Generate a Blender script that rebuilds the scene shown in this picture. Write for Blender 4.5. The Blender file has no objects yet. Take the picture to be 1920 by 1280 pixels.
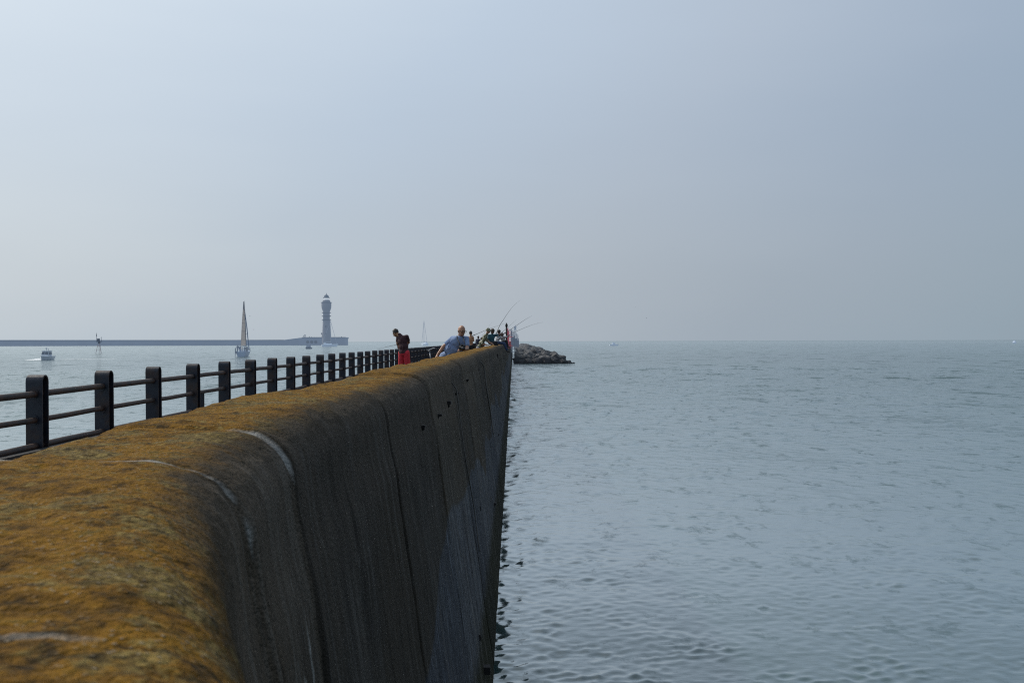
import bpy, bmesh, math, random
import numpy as np
from mathutils import Vector, Matrix
random.seed(7); rng = np.random.default_rng(11)
S = bpy.context.scene
COL = S.collection
EYE = 3.3

# ------------------------------------------------------------------ helpers
def link(o, parent=None):
    COL.objects.link(o)
    if parent is not None: o.parent = parent
    return o
def tag(o, label=None, cat=None, group=None, kind=None):
    if label: o['label'] = label
    if cat: o['category'] = cat
    if group: o['group'] = group
    if kind: o['kind'] = kind
    return o
def empty(name, loc, label, cat, group=None, rz=0.0):
    o = bpy.data.objects.new(name, None); o.empty_display_size = .2
    o.location = loc; o.rotation_euler = (0, 0, rz); link(o)
    return tag(o, label, cat, group)
def mesh_obj(name, me, mat=None, parent=None, smooth=True):
    if mat is not None:
        me.materials.clear(); me.materials.append(mat)
    if smooth: me.shade_smooth()
    return link(bpy.data.objects.new(name, me), parent)
def bm_obj(name, bm, mat=None, parent=None, smooth=False):
    me = bpy.data.meshes.new(name); bm.to_mesh(me); bm.free()
    return mesh_obj(name, me, mat, parent, smooth)
def np_mesh(name, V, F):
    me = bpy.data.meshes.new(name)
    V = np.asarray(V, dtype=np.float32).reshape(-1, 3); F = np.asarray(F, dtype=np.int32)
    me.vertices.add(len(V)); me.vertices.foreach_set('co', V.ravel())
    k = F.shape[1]
    me.loops.add(F.size); me.loops.foreach_set('vertex_index', F.ravel())
    me.polygons.add(len(F)); me.polygons.foreach_set('loop_start', np.arange(0, F.size, k, dtype=np.int32))
    me.update(calc_edges=True); me.validate()
    return me
def grid_faces(nr, nc, wrap=False):
    i = np.arange(nr-1)[:, None]; j = np.arange(nc if wrap else nc-1)[None, :]
    a = i*nc + j; b = i*nc + (j+1) % nc
    return np.stack([a, b, b+nc, a+nc], -1).reshape(-1, 4)

def add_box(bm, c, s, rot=None, bevel=0.0):
    m = Matrix.Translation(c)
    if rot is not None: m = m @ rot.to_4x4()
    r = bmesh.ops.create_cube(bm, size=1.0, matrix=m @ Matrix.Diagonal((s[0], s[1], s[2], 1)))
    if bevel > 0:
        es = {e for v in r['verts'] for e in v.link_edges}
        bmesh.ops.bevel(bm, geom=list(es), offset=bevel, segments=2, affect='EDGES', clamp_overlap=True)
def add_tube(bm, pts, rad, seg=10, cap=True):
    pts = [Vector(p) for p in pts]
    n = len(pts)
    rads = list(rad) if hasattr(rad, '__len__') else [rad]*n
    rings = []
    ref = None
    for i, p in enumerate(pts):
        d = (pts[min(i+1, n-1)] - pts[max(i-1, 0)]).normalized()
        if ref is None:
            ref = Vector((0, 0, 1)) if abs(d.z) < .9 else Vector((1, 0, 0))
        u = d.cross(ref).normalized(); v = u.cross(d).normalized(); ref = v
        rings.append([bm.verts.new(p + (u*math.cos(a)+v*math.sin(a))*rads[i]) for a in [2*math.pi*k/seg for k in range(seg)]])
    for i in range(n-1):
        for k in range(seg):
            bm.faces.new((rings[i][k], rings[i][(k+1) % seg], rings[i+1][(k+1) % seg], rings[i+1][k]))
    if cap:
        bm.faces.new(rings[0][::-1]); bm.faces.new(rings[-1])
def add_lathe(bm, prof, c=(0, 0, 0), seg=32):
    rings = []
    for r, z in prof:
        rings.append([bm.verts.new((c[0]+r*math.cos(2*math.pi*k/seg), c[1]+r*math.sin(2*math.pi*k/seg), c[2]+z)) for k in range(seg)])
    for i in range(len(rings)-1):
        for k in range(seg):
            bm.faces.new((rings[i][k], rings[i][(k+1) % seg], rings[i+1][(k+1) % seg], rings[i+1][k]))
    bm.faces.new(rings[0][::-1]); bm.faces.new(rings[-1])
def round_cone(bm, a, ra, b, rb, seg=14):
    a = Vector(a); b = Vector(b); d = (b-a)
    if d.length < 1e-5: d = Vector((0, 0, 1e-4))
    d.normalize()
    pts = []; rr = []
    for t in (-.98, -.8, -.5, 0): pts.append(a + d*ra*t); rr.append(ra*math.sqrt(max(0, 1-t*t)))
    for t in (0, .5, .8, .98): pts.append(b + d*rb*t); rr.append(rb*math.sqrt(max(0, 1-t*t)))
    add_tube(bm, pts, rr, seg)
def ellipsoid(bm, c, R, s, sub=3):
    m = Matrix.Translation(c) @ R.to_4x4() @ Matrix.Diagonal((s[0], s[1], s[2], 1))
    bmesh.ops.create_icosphere(bm, subdivisions=sub, radius=1.0, matrix=m)
def remeshed(name, bm, voxel, mat, parent, smooth_it=4):
    me = bpy.data.meshes.new('tmp'); bm.to_mesh(me); bm.free()
    o = bpy.data.objects.new('tmp', me); COL.objects.link(o)
    m = o.modifiers.new('r', 'REMESH'); m.mode = 'VOXEL'; m.voxel_size = voxel; m.use_smooth_shade = True
    s = o.modifiers.new('s', 'SMOOTH'); s.factor = .5; s.iterations = smooth_it
    dg = bpy.context.evaluated_depsgraph_get()
    me2 = bpy.data.meshes.new_from_object(o.evaluated_get(dg)); me2.name = name
    bpy.data.objects.remove(o); bpy.data.meshes.remove(me)
    return mesh_obj(name, me2, mat, parent, True)
def frame(right, up):
    up = Vector(up).normalized(); right = Vector(right)
    right = (right - up*right.dot(up)).normalized()
    fwd = up.cross(right)
    return Matrix((right, fwd, up)).transposed()       # columns: right, fwd, up

# value noise in numpy
def _h(ix, iy, iz, s):
    n = (ix*374761393 + iy*668265263 + iz*2147483647 + s*974634777) & 0xffffffff
    n = ((n ^ (n >> 13))*1274126177) & 0xffffffff
    return ((n ^ (n >> 16)) & 0xffff)/65535.0
def vnoise(x, y, z=0.0, s=0):
    x, y, z = np.broadcast_arrays(np.asarray(x, float), y, z)
    fx, fy, fz = np.floor(x), np.floor(y), np.floor(z)
    tx, ty, tz = x-fx, y-fy, z-fz
    ix, iy, iz = fx.astype(np.int64), fy.astype(np.int64), fz.astype(np.int64)
    tx, ty, tz = [t*t*(3-2*t) for t in (tx, ty, tz)]
    r = 0
    for a in (0, 1):
        for b in (0, 1):
            for c in (0, 1):
                w = (tx if a else 1-tx)*(ty if b else 1-ty)*(tz if c else 1-tz)
                r = r + w*_h(ix+a, iy+b, iz+c, s)
    return r*2-1
def fbm(x, y, z=0.0, s=0, o=4):
    r = 0; a = .5; f = 1.0
    for k in range(o):
        r = r + a*vnoise(np.asarray(x)*f, np.asarray(y)*f, np.asarray(z)*f, s+k*17); a *= .5; f *= 2.03
    return r
def sstep(a, b, x):
    t = np.clip((x-a)/(b-a), 0, 1); return t*t*(3-2*t)

# ------------------------------------------------------------------ materials
class NT:
    def __init__(s, name):
        s.m = bpy.data.materials.new(name); s.m.use_nodes = True
        s.t = s.m.node_tree; s.t.nodes.clear()
        s.out = s.n('ShaderNodeOutputMaterial'); s.p = s.n('ShaderNodeBsdfPrincipled')
        s.l(s.p.outputs[0], s.out.inputs[0])
    def n(s, k, **kw):
        x = s.t.nodes.new(k)
        for a, b in kw.items(): setattr(x, a, b)
        return x
    def l(s, a, b): s.t.links.new(a, b)
    def set(s, **kw):
        for k, v in kw.items(): s.p.inputs[k.replace('_', ' ')].default_value = v
    def pos(s): return s.n('ShaderNodeNewGeometry').outputs['Position']
    def mapping(s, vec, scale=(1, 1, 1)):
        m = s.n('ShaderNodeMapping'); s.l(vec, m.inputs[0]); m.inputs['Scale'].default_value = scale; return m.outputs[0]
    def noise(s, vec, scale, detail=4, rough=.55, dist=0):
        n = s.n('ShaderNodeTexNoise'); s.l(vec, n.inputs['Vector'])
        n.inputs['Scale'].default_value = scale; n.inputs['Detail'].default_value = detail
        n.inputs['Roughness'].default_value = rough; n.inputs['Distortion'].default_value = dist
        return n.outputs['Fac']
    def ramp(s, fac, stops, interp='LINEAR'):
        r = s.n('ShaderNodeValToRGB'); r.color_ramp.interpolation = interp; e = r.color_ramp.elements
        while len(e) < len(stops): e.new(.5)
        for i, (p, c) in enumerate(stops):
            e[i].position = p
            e[i].color = (c, c, c, 1) if not hasattr(c, '__len__') else (*c, 1)
        s.l(fac, r.inputs[0]); return r.outputs[0]
    def mix(s, fac, a, b, mode='MIX'):
        x = s.n('ShaderNodeMix', data_type='RGBA', blend_type=mode)
        for v, i in ((fac, 0), (a, 6), (b, 7)):
            if isinstance(v, (int, float)): x.inputs[i].default_value = v
            elif isinstance(v, tuple): x.inputs[i].default_value = (*v, 1)
            else: s.l(v, x.inputs[i])
        return x.outputs[2]
    def math(s, op, a, b=0.0, clamp=False):
        x = s.n('ShaderNodeMath', operation=op, use_clamp=clamp)
        for v, i in ((a, 0), (b, 1)):
            if isinstance(v, (int, float)): x.inputs[i].default_value = v
            else: s.l(v, x.inputs[i])
        return x.outputs[0]
    def attr(s, name):
        a = s.n('ShaderNodeAttribute'); a.attribute_name = name; return a.outputs['Fac']
    def bump(s, h, strength=.5, dist=.01):
        b = s.n('ShaderNodeBump'); s.l(h, b.inputs['Height'])
        b.inputs['Distance'].default_value = dist
        if isinstance(strength, (int, float)): b.inputs['Strength'].default_value = strength
        else: s.l(strength, b.inputs['Strength'])
        s.l(b.outputs[0], s.p.inputs['Normal']); return b
def simple(name, c, rough=.6, var=.25, scale=4.0, bump=0.0, bscale=30, metal=0.0, air=None, airs=0.0, c2=None):
    t = NT(name); tc = t.n('ShaderNodeTexCoord').outputs['Object']
    f = t.noise(tc, scale, 5, .6)
    lo = tuple(max(0, x*(1-var)) for x in c); hi = tuple(min(1, x*(1+var)) for x in (c2 or c))
    t.l(t.ramp(f, [(.3, lo), (.7, hi)]), t.p.inputs['Base Color'])
    t.l(t.ramp(t.noise(tc, scale*2.3, 3), [(.3, max(.05, rough-.1)), (.7, min(1, rough+.1))]), t.p.inputs['Roughness'])
    t.set(Metallic=metal)
    if bump: t.bump(t.noise(tc, bscale, 4), bump, .01)
    if air is not None:
        t.p.inputs['Emission Color'].default_value = (*air, 1); t.p.inputs['Emission Strength'].default_value = airs  # airlight: distance haze painted on as a faint glow
    return t.m
HAZE = (.36, .45, .58)
M = {}
M['iron'] = (lambda t: (
    t.l(t.mix(t.ramp(t.noise(t.pos(), 6, 6, .65), [(.48, 0), (.66, 1)]), (.012, .017, .030), (.040, .022, .017)), t.p.inputs['Base Color']),
    t.l(t.ramp(t.noise(t.pos(), 22, 4), [(.3, .38), (.7, .68)]), t.p.inputs['Roughness']),
    t.set(Metallic=.0), t.bump(t.noise(t.pos(), 60, 4), .35, .004), t.m)[-1])(NT('painted_iron'))
M['rust'] = (lambda t: (
    t.l(t.mix(t.ramp(t.noise(t.pos(), 9, 6, .7), [(.4, 0), (.62, 1)]), (.018, .016, .018), (.060, .030, .020)), t.p.inputs['Base Color']),
    t.set(Roughness=.65), t.bump(t.noise(t.pos(), 70, 4), .4, .004), t.m)[-1])(NT('rusty_pipe'))
M['black_iron'] = simple('black_iron', (.012, .010, .010), .8, .4, 8, .4)
M['concrete'] = simple('deck_concrete', (.13, .12, .11), .85, .3, 2.0, .4, 40)
M['skin'] = simple('skin', (.42, .22, .14), .5, .12, 9)
M['skin_tan'] = simple('tanned_skin', (.38, .19, .10), .5, .12, 9)
M['skin_dark'] = simple('brown_skin', (.13, .07, .05), .5, .12, 9)
M['shirt_blue'] = simple('blue_cotton', (.22, .30, .48), .85, .18, 7, .5, 25)
M['shirt_brown'] = simple('maroon_cotton', (.05, .02, .025), .9, .2, 7, .3, 25)
M['red_cloth'] = simple('red_cloth', (.60, .03, .05), .75, .2, 9, .4, 30)
M['black_cloth'] = simple('black_cloth', (.012, .012, .015), .85, .3, 9, .3, 30)
M['jeans'] = simple('blue_denim', (.035, .055, .12), .9, .3, 8, .3, 40)
M['jeans_dark'] = simple('dark_denim', (.02, .025, .05), .9, .3, 8, .3, 40)
M['teal_cloth'] = simple('teal_cloth', (.025, .09, .12), .85, .5, 14, .3, 30)
M['white_cloth'] = simple('white_cloth', (.62, .62, .64), .85, .2, 10, .3, 30)
M['grey_cloth'] = simple('grey_cloth', (.35, .36, .42), .85, .35, 12, .3, 30)
M['hair_dark'] = simple('dark_hair', (.012, .009, .008), .55, .4, 30, .5, 90)
M['hair_brown'] = simple('brown_hair', (.05, .03, .018), .55, .4, 30, .5, 90)
M['hair_grey'] = simple('grey_hair', (.30, .28, .26), .6, .3, 30, .5, 90)
M['black_plastic'] = simple('black_plastic', (.01, .01, .011), .35, .2, 9)
M['silver'] = simple('silver_metal', (.55, .56, .58), .3, .1, 9, metal=.7)
M['shoe'] = simple('shoe_leather', (.04, .035, .03), .6, .3, 9)
M['rod'] = simple('carbon_rod', (.03, .032, .035), .35, .2, 9)
def stripes():
    t = NT('striped_jersey'); p = t.n('ShaderNodeTexCoord').outputs['Object']
    w = t.n('ShaderNodeTexWave'); w.wave_type = 'BANDS'; w.bands_direction = 'Z'; t.l(p, w.inputs[0]); w.inputs['Scale'].default_value = 5; w.inputs['Distortion'].default_value = 1.5
    t.l(t.ramp(w.outputs['Fac'], [(.45, (.62, .62, .63)), (.55, (.05, .05, .06))]), t.p.inputs['Base Color']); t.set(Roughness=.85); return t.m
M['stripes'] = stripes()
def camo():
    t = NT('camouflage_cloth'); p = t.n('ShaderNodeTexCoord').outputs['Object']
    t.l(t.ramp(t.noise(p, 11, 3, .5), [(.40, (.05, .055, .03)), (.47, (.18, .18, .10)), (.56, (.48, .47, .38)), (.66, (.07, .06, .05))], 'CONSTANT'), t.p.inputs['Base Color']); t.set(Roughness=.85); return t.m
M['camo'] = camo()

# ------------------------------------------------------------------ sky, sun
SUN_AZ, SUN_EL = -58.0, 41.0                              # degrees, azimuth from +Y towards +X
sa, se = math.radians(SUN_AZ), math.radians(SUN_EL)
sdir = Vector((math.sin(sa)*math.cos(se), math.cos(sa)*math.cos(se), math.sin(se)))
W = bpy.data.worlds.new('World'); S.world = W; W.use_nodes = True
wt = W.node_tree; wt.nodes.clear()
def wn(k, **kw):
    x = wt.nodes.new(k)
    for a, b in kw.items(): setattr(x, a, b)
    return x
wo = wn('ShaderNodeOutputWorld'); tc = wn('ShaderNodeTexCoord')
sky = wn('ShaderNodeTexSky'); sky.sky_type = 'NISHITA'; sky.sun_disc = False
sky.sun_elevation = se; sky.sun_rotation = sa; sky.dust_density = 4.0; sky.air_density = 1.2
dot = wn('ShaderNodeVectorMath', operation='DOT_PRODUCT'); wt.links.new(tc.outputs['Generated'], dot.inputs[0]); dot.inputs[1].default_value = sdir
mr = wn('ShaderNodeMapRange'); wt.links.new(dot.outputs['Value'], mr.inputs[0]); mr.inputs[1].default_value = -1; mr.inputs[2].default_value = 1
# very soft streaks of high haze
mp = wn('ShaderNodeMapping'); wt.links.new(tc.outputs['Generated'], mp.inputs[0]); mp.inputs['Scale'].default_value = (1.2, 1.2, 5)
mp.inputs['Rotation'].default_value = (0, .25, 0)
nz = wn('ShaderNodeTexNoise'); wt.links.new(mp.outputs[0], nz.inputs['Vector']); nz.inputs['Scale'].default_value = 1.6; nz.inputs['Detail'].default_value = 4; nz.inputs['Roughness'].default_value = .5
na = wn('ShaderNodeMath', operation='MULTIPLY_ADD'); wt.links.new(nz.outputs['Fac'], na.inputs[0]); na.inputs[1].default_value = .07; na.inputs[2].default_value = -.035
ad = wn('ShaderNodeMath', operation='ADD'); wt.links.new(mr.outputs[0], ad.inputs[0]); wt.links.new(na.outputs[0], ad.inputs[1])
rp = wn('ShaderNodeValToRGB'); wt.links.new(ad.outputs[0], rp.inputs[0])
stops = [(-1, (.10, .14, .20)), (-.3, (.17, .23, .30)), (.08, (.295, .388, .490)), (.25, (.345, .425, .530)), (.42, (.425, .500, .600)), (.60, (.486, .578, .690)), (.80, (.620, .705, .790)), (1, (1.0, 1.05, 1.08))]
e = rp.color_ramp.elements
while len(e) < len(stops): e.new(.5)
for i, (p, c) in enumerate(stops): e[i].position = (p+1)/2; e[i].color = (*c, 1)
sx = wn('ShaderNodeSeparateXYZ'); wt.links.new(tc.outputs['Generated'], sx.inputs[0])
hr = wn('ShaderNodeMapRange'); wt.links.new(sx.outputs['Z'], hr.inputs[0]); hr.inputs[1].default_value = 0; hr.inputs[2].default_value = .22; hr.inputs[3].default_value = .75; hr.inputs[4].default_value = 0; hr.interpolation_type = 'SMOOTHSTEP'
wm = wn('ShaderNodeMix', data_type='RGBA', blend_type='MULTIPLY'); wt.links.new(hr.outputs[0], wm.inputs[0]); wt.links.new(rp.outputs[0], wm.inputs[6]); wm.inputs[7].default_value = (1.15, 1.08, .98, 1)
b1 = wn('ShaderNodeBackground'); wt.links.new(wm.outputs[2], b1.inputs[0])
er = wn('ShaderNodeMapRange'); wt.links.new(sx.outputs['Z'], er.inputs[0]); er.interpolation_type = 'SMOOTHSTEP'
for i_, v_ in enumerate((.05, .36, .89, 1.02)): er.inputs[i_+1].default_value = v_
wt.links.new(er.outputs[0], b1.inputs[1])
b2 = wn('ShaderNodeBackground'); wt.links.new(sky.outputs[0], b2.inputs[0]); b2.inputs[1].default_value = .006
ash = wn('ShaderNodeAddShader'); wt.links.new(b1.outputs[0], ash.inputs[0]); wt.links.new(b2.outputs[0], ash.inputs[1]); wt.links.new(ash.outputs[0], wo.inputs[0])
sl = bpy.data.lights.new('sun', 'SUN'); sl.energy = 2.3; sl.angle = math.radians(2.5); sl.color = (1, .93, .82)
so = link(bpy.data.objects.new('sun', sl)); so.rotation_euler = (-sdir).to_track_quat('-Z', 'Y').to_euler(); so.location = (-30, 20, 40)

# ------------------------------------------------------------------ camera
cam = bpy.data.cameras.new('camera'); co = link(bpy.data.objects.new('camera', cam)); S.camera = co
cam.lens = 36; cam.sensor_width = 36; cam.clip_start = .05; cam.clip_end = 40000
cy = Vector((2.5, 2.0, -1920)).normalized()                # world +Y in camera axes
cx = Vector((1, .003, 0)); cx = (cx - cy*cx.dot(cy)).normalized(); cz = cx.cross(cy)
R = Matrix((cx, cy, cz))                                   # rows: world axes in camera space -> camera-to-world
co.matrix_world = Matrix.Translation((0, 0, EYE)) @ R.to_4x4()
cam.dof.use_dof = True; cam.dof.focus_distance = 19; cam.dof.aperture_fstop = 12.5
def P(px, py, Y):                                          # survey helper: sight line -> point standing at distance Y
    d = R @ Vector(((px-960)/1920, (640-py)/1920, -1)); d = d/d.y
    return Vector((d.x*Y, Y, EYE + d.z*Y))
S.view_settings.view_transform = 'Standard'; S.view_settings.look = 'None'; S.view_settings.exposure = 0
S.cycles.max_bounces = 6; S.cycles.sample_clamp_indirect = 1.0; S.cycles.sample_clamp_direct = 2.5; S.cycles.caustics_reflective = False; S.cycles.caustics_refractive = False; S.cycles.use_denoising = False; S.cycles.pixel_filter_type = 'BLACKMAN_HARRIS'; S.cycles.filter_width = 1.15

# ------------------------------------------------------------------ water
def sea():
    fa = np.radians(np.arange(-34, 34.01, .065))
    ca = np.radians(np.arange(36, 325, 3.0))
    ang = np.concatenate([fa, ca])
    r = [0.2, 1, 2, 3, 4, 5, 6]
    while r[-1] < 130: r.append(r[-1]*1.0034)
    while r[-1] < 600: r.append(r[-1]*1.012)
    while r[-1] < 14000: r.append(r[-1]*1.04)
    r = np.array(r); A, Rr = np.meshgrid(ang, r)
    X = Rr*np.sin(A); Y = Rr*np.cos(A); X0 = X.copy(); Y0 = Y.copy()
    Z = -(Rr**2)/(2*7.4e6)
    dR = np.gradient(r)[:, None]*np.ones_like(A)
    nw = 170
    L = np.exp(rng.uniform(np.log(.07), np.log(3.0), nw)); L[:4] = [6, 3.9, 2.7, 1.9]
    th = np.radians(90) + np.radians(rng.normal(-8, 75, nw))
    ph = rng.uniform(0, 2*np.pi, nw)
    Lc = np.clip(.0105*Rr, .13, 1.1)
    patch = np.clip(.50 + .25*vnoise(X0*.12, Y0*.05, 0, 3) + 1.5*np.clip(vnoise(X0*1.0, Y0*1.3, 0, 5)*.6+vnoise(X0*2.3, Y0*2.6, 0, 6)*.6, 0, 1)**1.3, .2, 2)
    chop = 1 + np.clip(.7+.05*Y0, 0, 3.2)*np.exp(-np.abs(X0+.2)/.55)*(X0 > -1)      # clapotis: waves thrown back by the wall
    for i in range(nw):
        k = 2*np.pi/L[i]; dx, dy = math.cos(th[i]), math.sin(th[i])
        fade = sstep(2.2, 5.0, L[i]/np.maximum(dR, Rr*.0012))
        rows = np.where(fade[:, 0] > 0)[0]
        if not len(rows): continue
        m = rows[-1]+1
        a = (np.clip(.018+.0004*Rr[:m], 0, .028)*np.exp(-(np.log(L[i]/Lc[:m]))**2/(2*.62**2)) + .003)/k*fade[:m]*(patch[:m]*chop[:m] if L[i] < 1.5 else 1)
        q = k*(dx*X0[:m]+dy*Y0[:m])+ph[i]
        s_, c_ = np.sin(q), np.cos(q)
        Z[:m] += a*s_; X[:m] += .8*a*c_*dx; Y[:m] += .8*a*c_*dy
    nc = len(ang)
    V = np.stack([X, Y, Z], -1).reshape(-1, 3); F = grid_faces(len(r), nc, True)
    me = np_mesh('water', V, F)
    t = NT('sea_water'); pos = t.pos()
    ln = t.n('ShaderNodeVectorMath', operation='LENGTH'); t.l(pos, ln.inputs[0]); d = ln.outputs['Value']
    def mr(a, b, c, e):
        m = t.n('ShaderNodeMapRange'); t.l(d, m.inputs[0])
        for i, v in enumerate((a, b, c, e)): m.inputs[i+1].default_value = v
        return m.outputs[0]
    t.l(t.ramp(mr(0, 1200, 0, 1), [(0, .02), (.02, .03), (.08, .07), (.3, .16), (1, .25)]), (gl := t.n('ShaderNodeBsdfGlossy')).inputs['Roughness'])
    big = t.noise(t.mapping(pos, (.02, .008, .02)), 1, 4, .55)
    t.l(t.mix(t.ramp(big, [(.35, 0), (.65, 1)]), (.030, .062, .066), (.038, .080, .076)), t.p.inputs['Base Color'])
    t.p.inputs['Specular IOR Level'].default_value = 0.0
    n1 = t.noise(t.mapping(pos, (.8, 1.6, 1)), 3.0, 5, .6, .3)
    n2 = t.noise(t.mapping(pos, (.8, 1.5, 1)), .55, 4, .6, .3)
    n0 = t.noise(t.mapping(pos, (.8, 1.5, 1)), 9.0, 3, .55, .3)
    h = t.math('ADD', t.math('MULTIPLY', n1, mr(12, 60, .07, .45)), t.math('MULTIPLY', n2, mr(25, 160, .0, 1.6)))
    h = t.math('ADD', h, t.math('MULTIPLY', n0, mr(8, 60, .05, .05)))
    sm = t.mapping(pos, (1.0, .55, 1))
    fr = t.noise(sm, 1.5, 13, .80, .2)
    lens = t.ramp(fr, [(.55, 0), (.61, 1)])
    fr2 = t.noise(t.mapping(pos, (.9, .5, 1)), .22, 13, .80, .2)
    lens2 = t.ramp(fr2, [(.54, 0), (.60, 1)])
    mm = t.n('ShaderNodeMath', operation='MULTIPLY'); t.l(lens2, mm.inputs[0]); t.l(mr(30, 90, .2, 1), mm.inputs[1])
    lens = t.math('MAXIMUM', lens, mm.outputs[0])
    pass
    h = t.math('ADD', h, t.math('MULTIPLY', fr, mr(15, 90, .03, 1.6)))
    b = t.bump(h, mr(60, 900, .85, .6), .07)
    t.l(b.outputs[0], gl.inputs['Normal']); gl.inputs['Color'].default_value = (.90, .945, .95, 1)
    f = t.n('ShaderNodeFresnel'); f.inputs['IOR'].default_value = 1.333; t.l(b.outputs[0], f.inputs['Normal'])
    fac = t.math('MINIMUM', t.math('MULTIPLY', f.outputs[0], 2.35), mr(300, 5000, .76, .60))
    fac = t.math('MULTIPLY', fac, t.math('SUBTRACT', 1.0, t.math('MULTIPLY', lens, mr(12, 50, .30, .62))))  # noise mask dims the reflection to paint dark ripple dashes
    ms = t.n('ShaderNodeMixShader'); t.l(fac, ms.inputs[0]); t.l(t.p.outputs[0], ms.inputs[1]); t.l(gl.outputs[0], ms.inputs[2])
    em = t.n('ShaderNodeEmission'); em.inputs[0].default_value = (.42, .50, .57, 1); t.l(mr(100, 7000, 0, .03), em.inputs[1])  # glow growing with distance paints haze over the far water
    ad_ = t.n('ShaderNodeAddShader'); t.l(ms.outputs[0], ad_.inputs[0]); t.l(em.outputs[0], ad_.inputs[1]); t.l(ad_.outputs[0], t.out.inputs[0])
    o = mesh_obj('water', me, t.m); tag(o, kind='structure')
sea()

# ------------------------------------------------------------------ sea wall (parapet) with lichen top
WT = 3.055
JO = [.62, 2.02, 2.88, 5.07, 7.55, 10.3, 12.5, 15.2, 18.0, 20.6, 23.2, 26, 29, 32, 35, 38, 41, 44, 47, 50, 53, 56, 59, 62, 65, 68, 71, 74, 77, 80]
def wshift(Y):
    ys = np.array([-8, -4, 0, .4, .75, 1.0, 1.33, 1.6, 1.85, 2.1, 2.5, 2.9, 3.3, 400])
    xs = np.array([4.0, 2.5, .83, .67, .515, .405, .295, .218, .162, .115, .050, .011, 0, 0])
    v = np.interp(Y, ys, xs)
    return v
def sea_wall():
    root = empty('sea_wall', (-.6, 0, 0), 'long concrete sea wall with orange lichen on its rounded top and dark stained face', 'sea wall')
    ys = [-8.0]
    while ys[-1] < .3: ys.append(ys[-1] + (.12 if ys[-1] < 0 else .03))
    while ys[-1] < 95: ys.append(ys[-1]*1.0065)
    while ys[-1] < 262: ys.append(ys[-1]+2.5)
    ys = np.array(ys)
    # smooth shift
    k = np.ones(15)/15
    fine = np.linspace(-8, 12, 2001); sf = wshift(fine); sf = np.convolve(np.pad(sf, 40, 'edge'), np.ones(61)/61, 'same')[40:-40]
    sf[:60] = wshift(fine[:60])
    sh = np.interp(ys, fine, sf, right=0)
    # section (x, z, top weight) from the walkway up over the crown and down to below the water
    pr = [(-1.17, 1.80), (-1.17, 2.2), (-1.17, 2.6), (-1.168, 2.85)]
    for a in np.linspace(0, 90, 7): pr.append((-1.13-.04*math.cos(math.radians(a)), WT-.045+.042*math.sin(math.radians(a))))
    for x in np.linspace(-1.11, -.85, 30): pr.append((x, WT))
    # crown: superellipse from (-.83,WT) to the battered face
    for a in np.linspace(4, 82, 30):
        a = math.radians(a); pr.append((-.845+.222*math.sin(a)**.8, WT-.20+.20*math.cos(a)**.75))
    x0, z0 = pr[-1]
    for z in list(np.linspace(z0-.03, 2.3, 18)) + list(np.linspace(2.22, -.05, 36)) + [-1.0]:
        xb = -(.67-.14*(EYE-z)); w = max(0, 1-(z0-z)/.25)
        pr.append((xb*(1-w)+w*min(x0+.02*(z0-z), xb+.02), z))
    pr = np.array(pr); npf = len(pr)
    u = np.concatenate([[0], np.cumsum(np.hypot(*np.diff(pr, axis=0).T))])
    sh = sh - .024*(1-sstep(1.955, 2.005, ys)) - .014*(1-sstep(2.82, 2.875, ys))
    X = pr[None, :, 0] + sh[:, None]; Z = np.repeat(pr[None, :, 1], len(ys), 0); Y = np.repeat(ys[:, None], npf, 1)
    tn = np.gradient(pr, axis=0); tn /= np.linalg.norm(tn, axis=1)[:, None]
    nx, nz_ = -tn[:, 1], tn[:, 0]                                  # outward normal of the section
    nx, nz_ = -nx*-1, nz_
    nx = tn[:, 1]*-1; nz_ = tn[:, 0]
    U = u[None, :]+0*Y
    topw = np.clip(nz_, 0, 1)[None, :] + 0*Y
    # lumps and pits
    D = 0.010*fbm(U*3+9, Y*1.3, 0, 1, 3) + .008*fbm(U*12, Y*9, 0, 2, 3)*(.4+.6*topw) + .0055*topw*fbm(U*45, Y*38, 0, 3, 3)*np.exp(-Y/9)
    pit = np.clip(vnoise(U*22, Y*16, 0, 21)-.45, 0, 1)*np.clip(vnoise(U*5, Y*2.2, 0, 22)+.2, 0, 1)
    D -= .012*pit*topw
    slab = np.searchsorted(JO, ys); sr = rng.uniform(-.011, .011, 60); D += (sr[slab])[:, None]*topw
    edge = np.exp(-((U-1.22)/.10)**2)                             # worn inner arris
    D += edge*(.022*fbm(Y*1.7, Y*0+3, 0, 8, 4) - .004)
    groove = np.zeros_like(D)
    for j, yj in enumerate(JO):
        wob = .035*fbm(U*1.5, 0*U+j, 0, 40+j, 4) + .02*(U-1.3)*(1 if j % 2 else -.5)
        wdt = .016 + .0014*yj
        g = np.exp(-((Y-yj-wob)/wdt)**2)
        st = np.interp(u, [0, 1.2, 1.45, 1.75, 2.1, 3.4, 9], [0, .25, .45, .8, 1.0, 1.0, .5])[None, :]
        if j in (0, 1): st = st*.12
        if j == 2: st = st*np.interp(u, [0, 2.2, 2.6, 9], [.08, .08, .45, .6])[None, :]
        groove = np.maximum(groove, g*st*(.75+.4*vnoise(U*6, 0*U, 0, 70+j)))
    D -= .05*groove
    X = X + nx[None, :]*D; Z = Z + nz_[None, :]*D
    V = np.stack([X, Y, Z], -1).reshape(-1, 3)
    me = np_mesh('wall', V, grid_faces(len(ys), npf))
    # white leached seams over the crown
    white = np.zeros_like(D)
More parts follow.
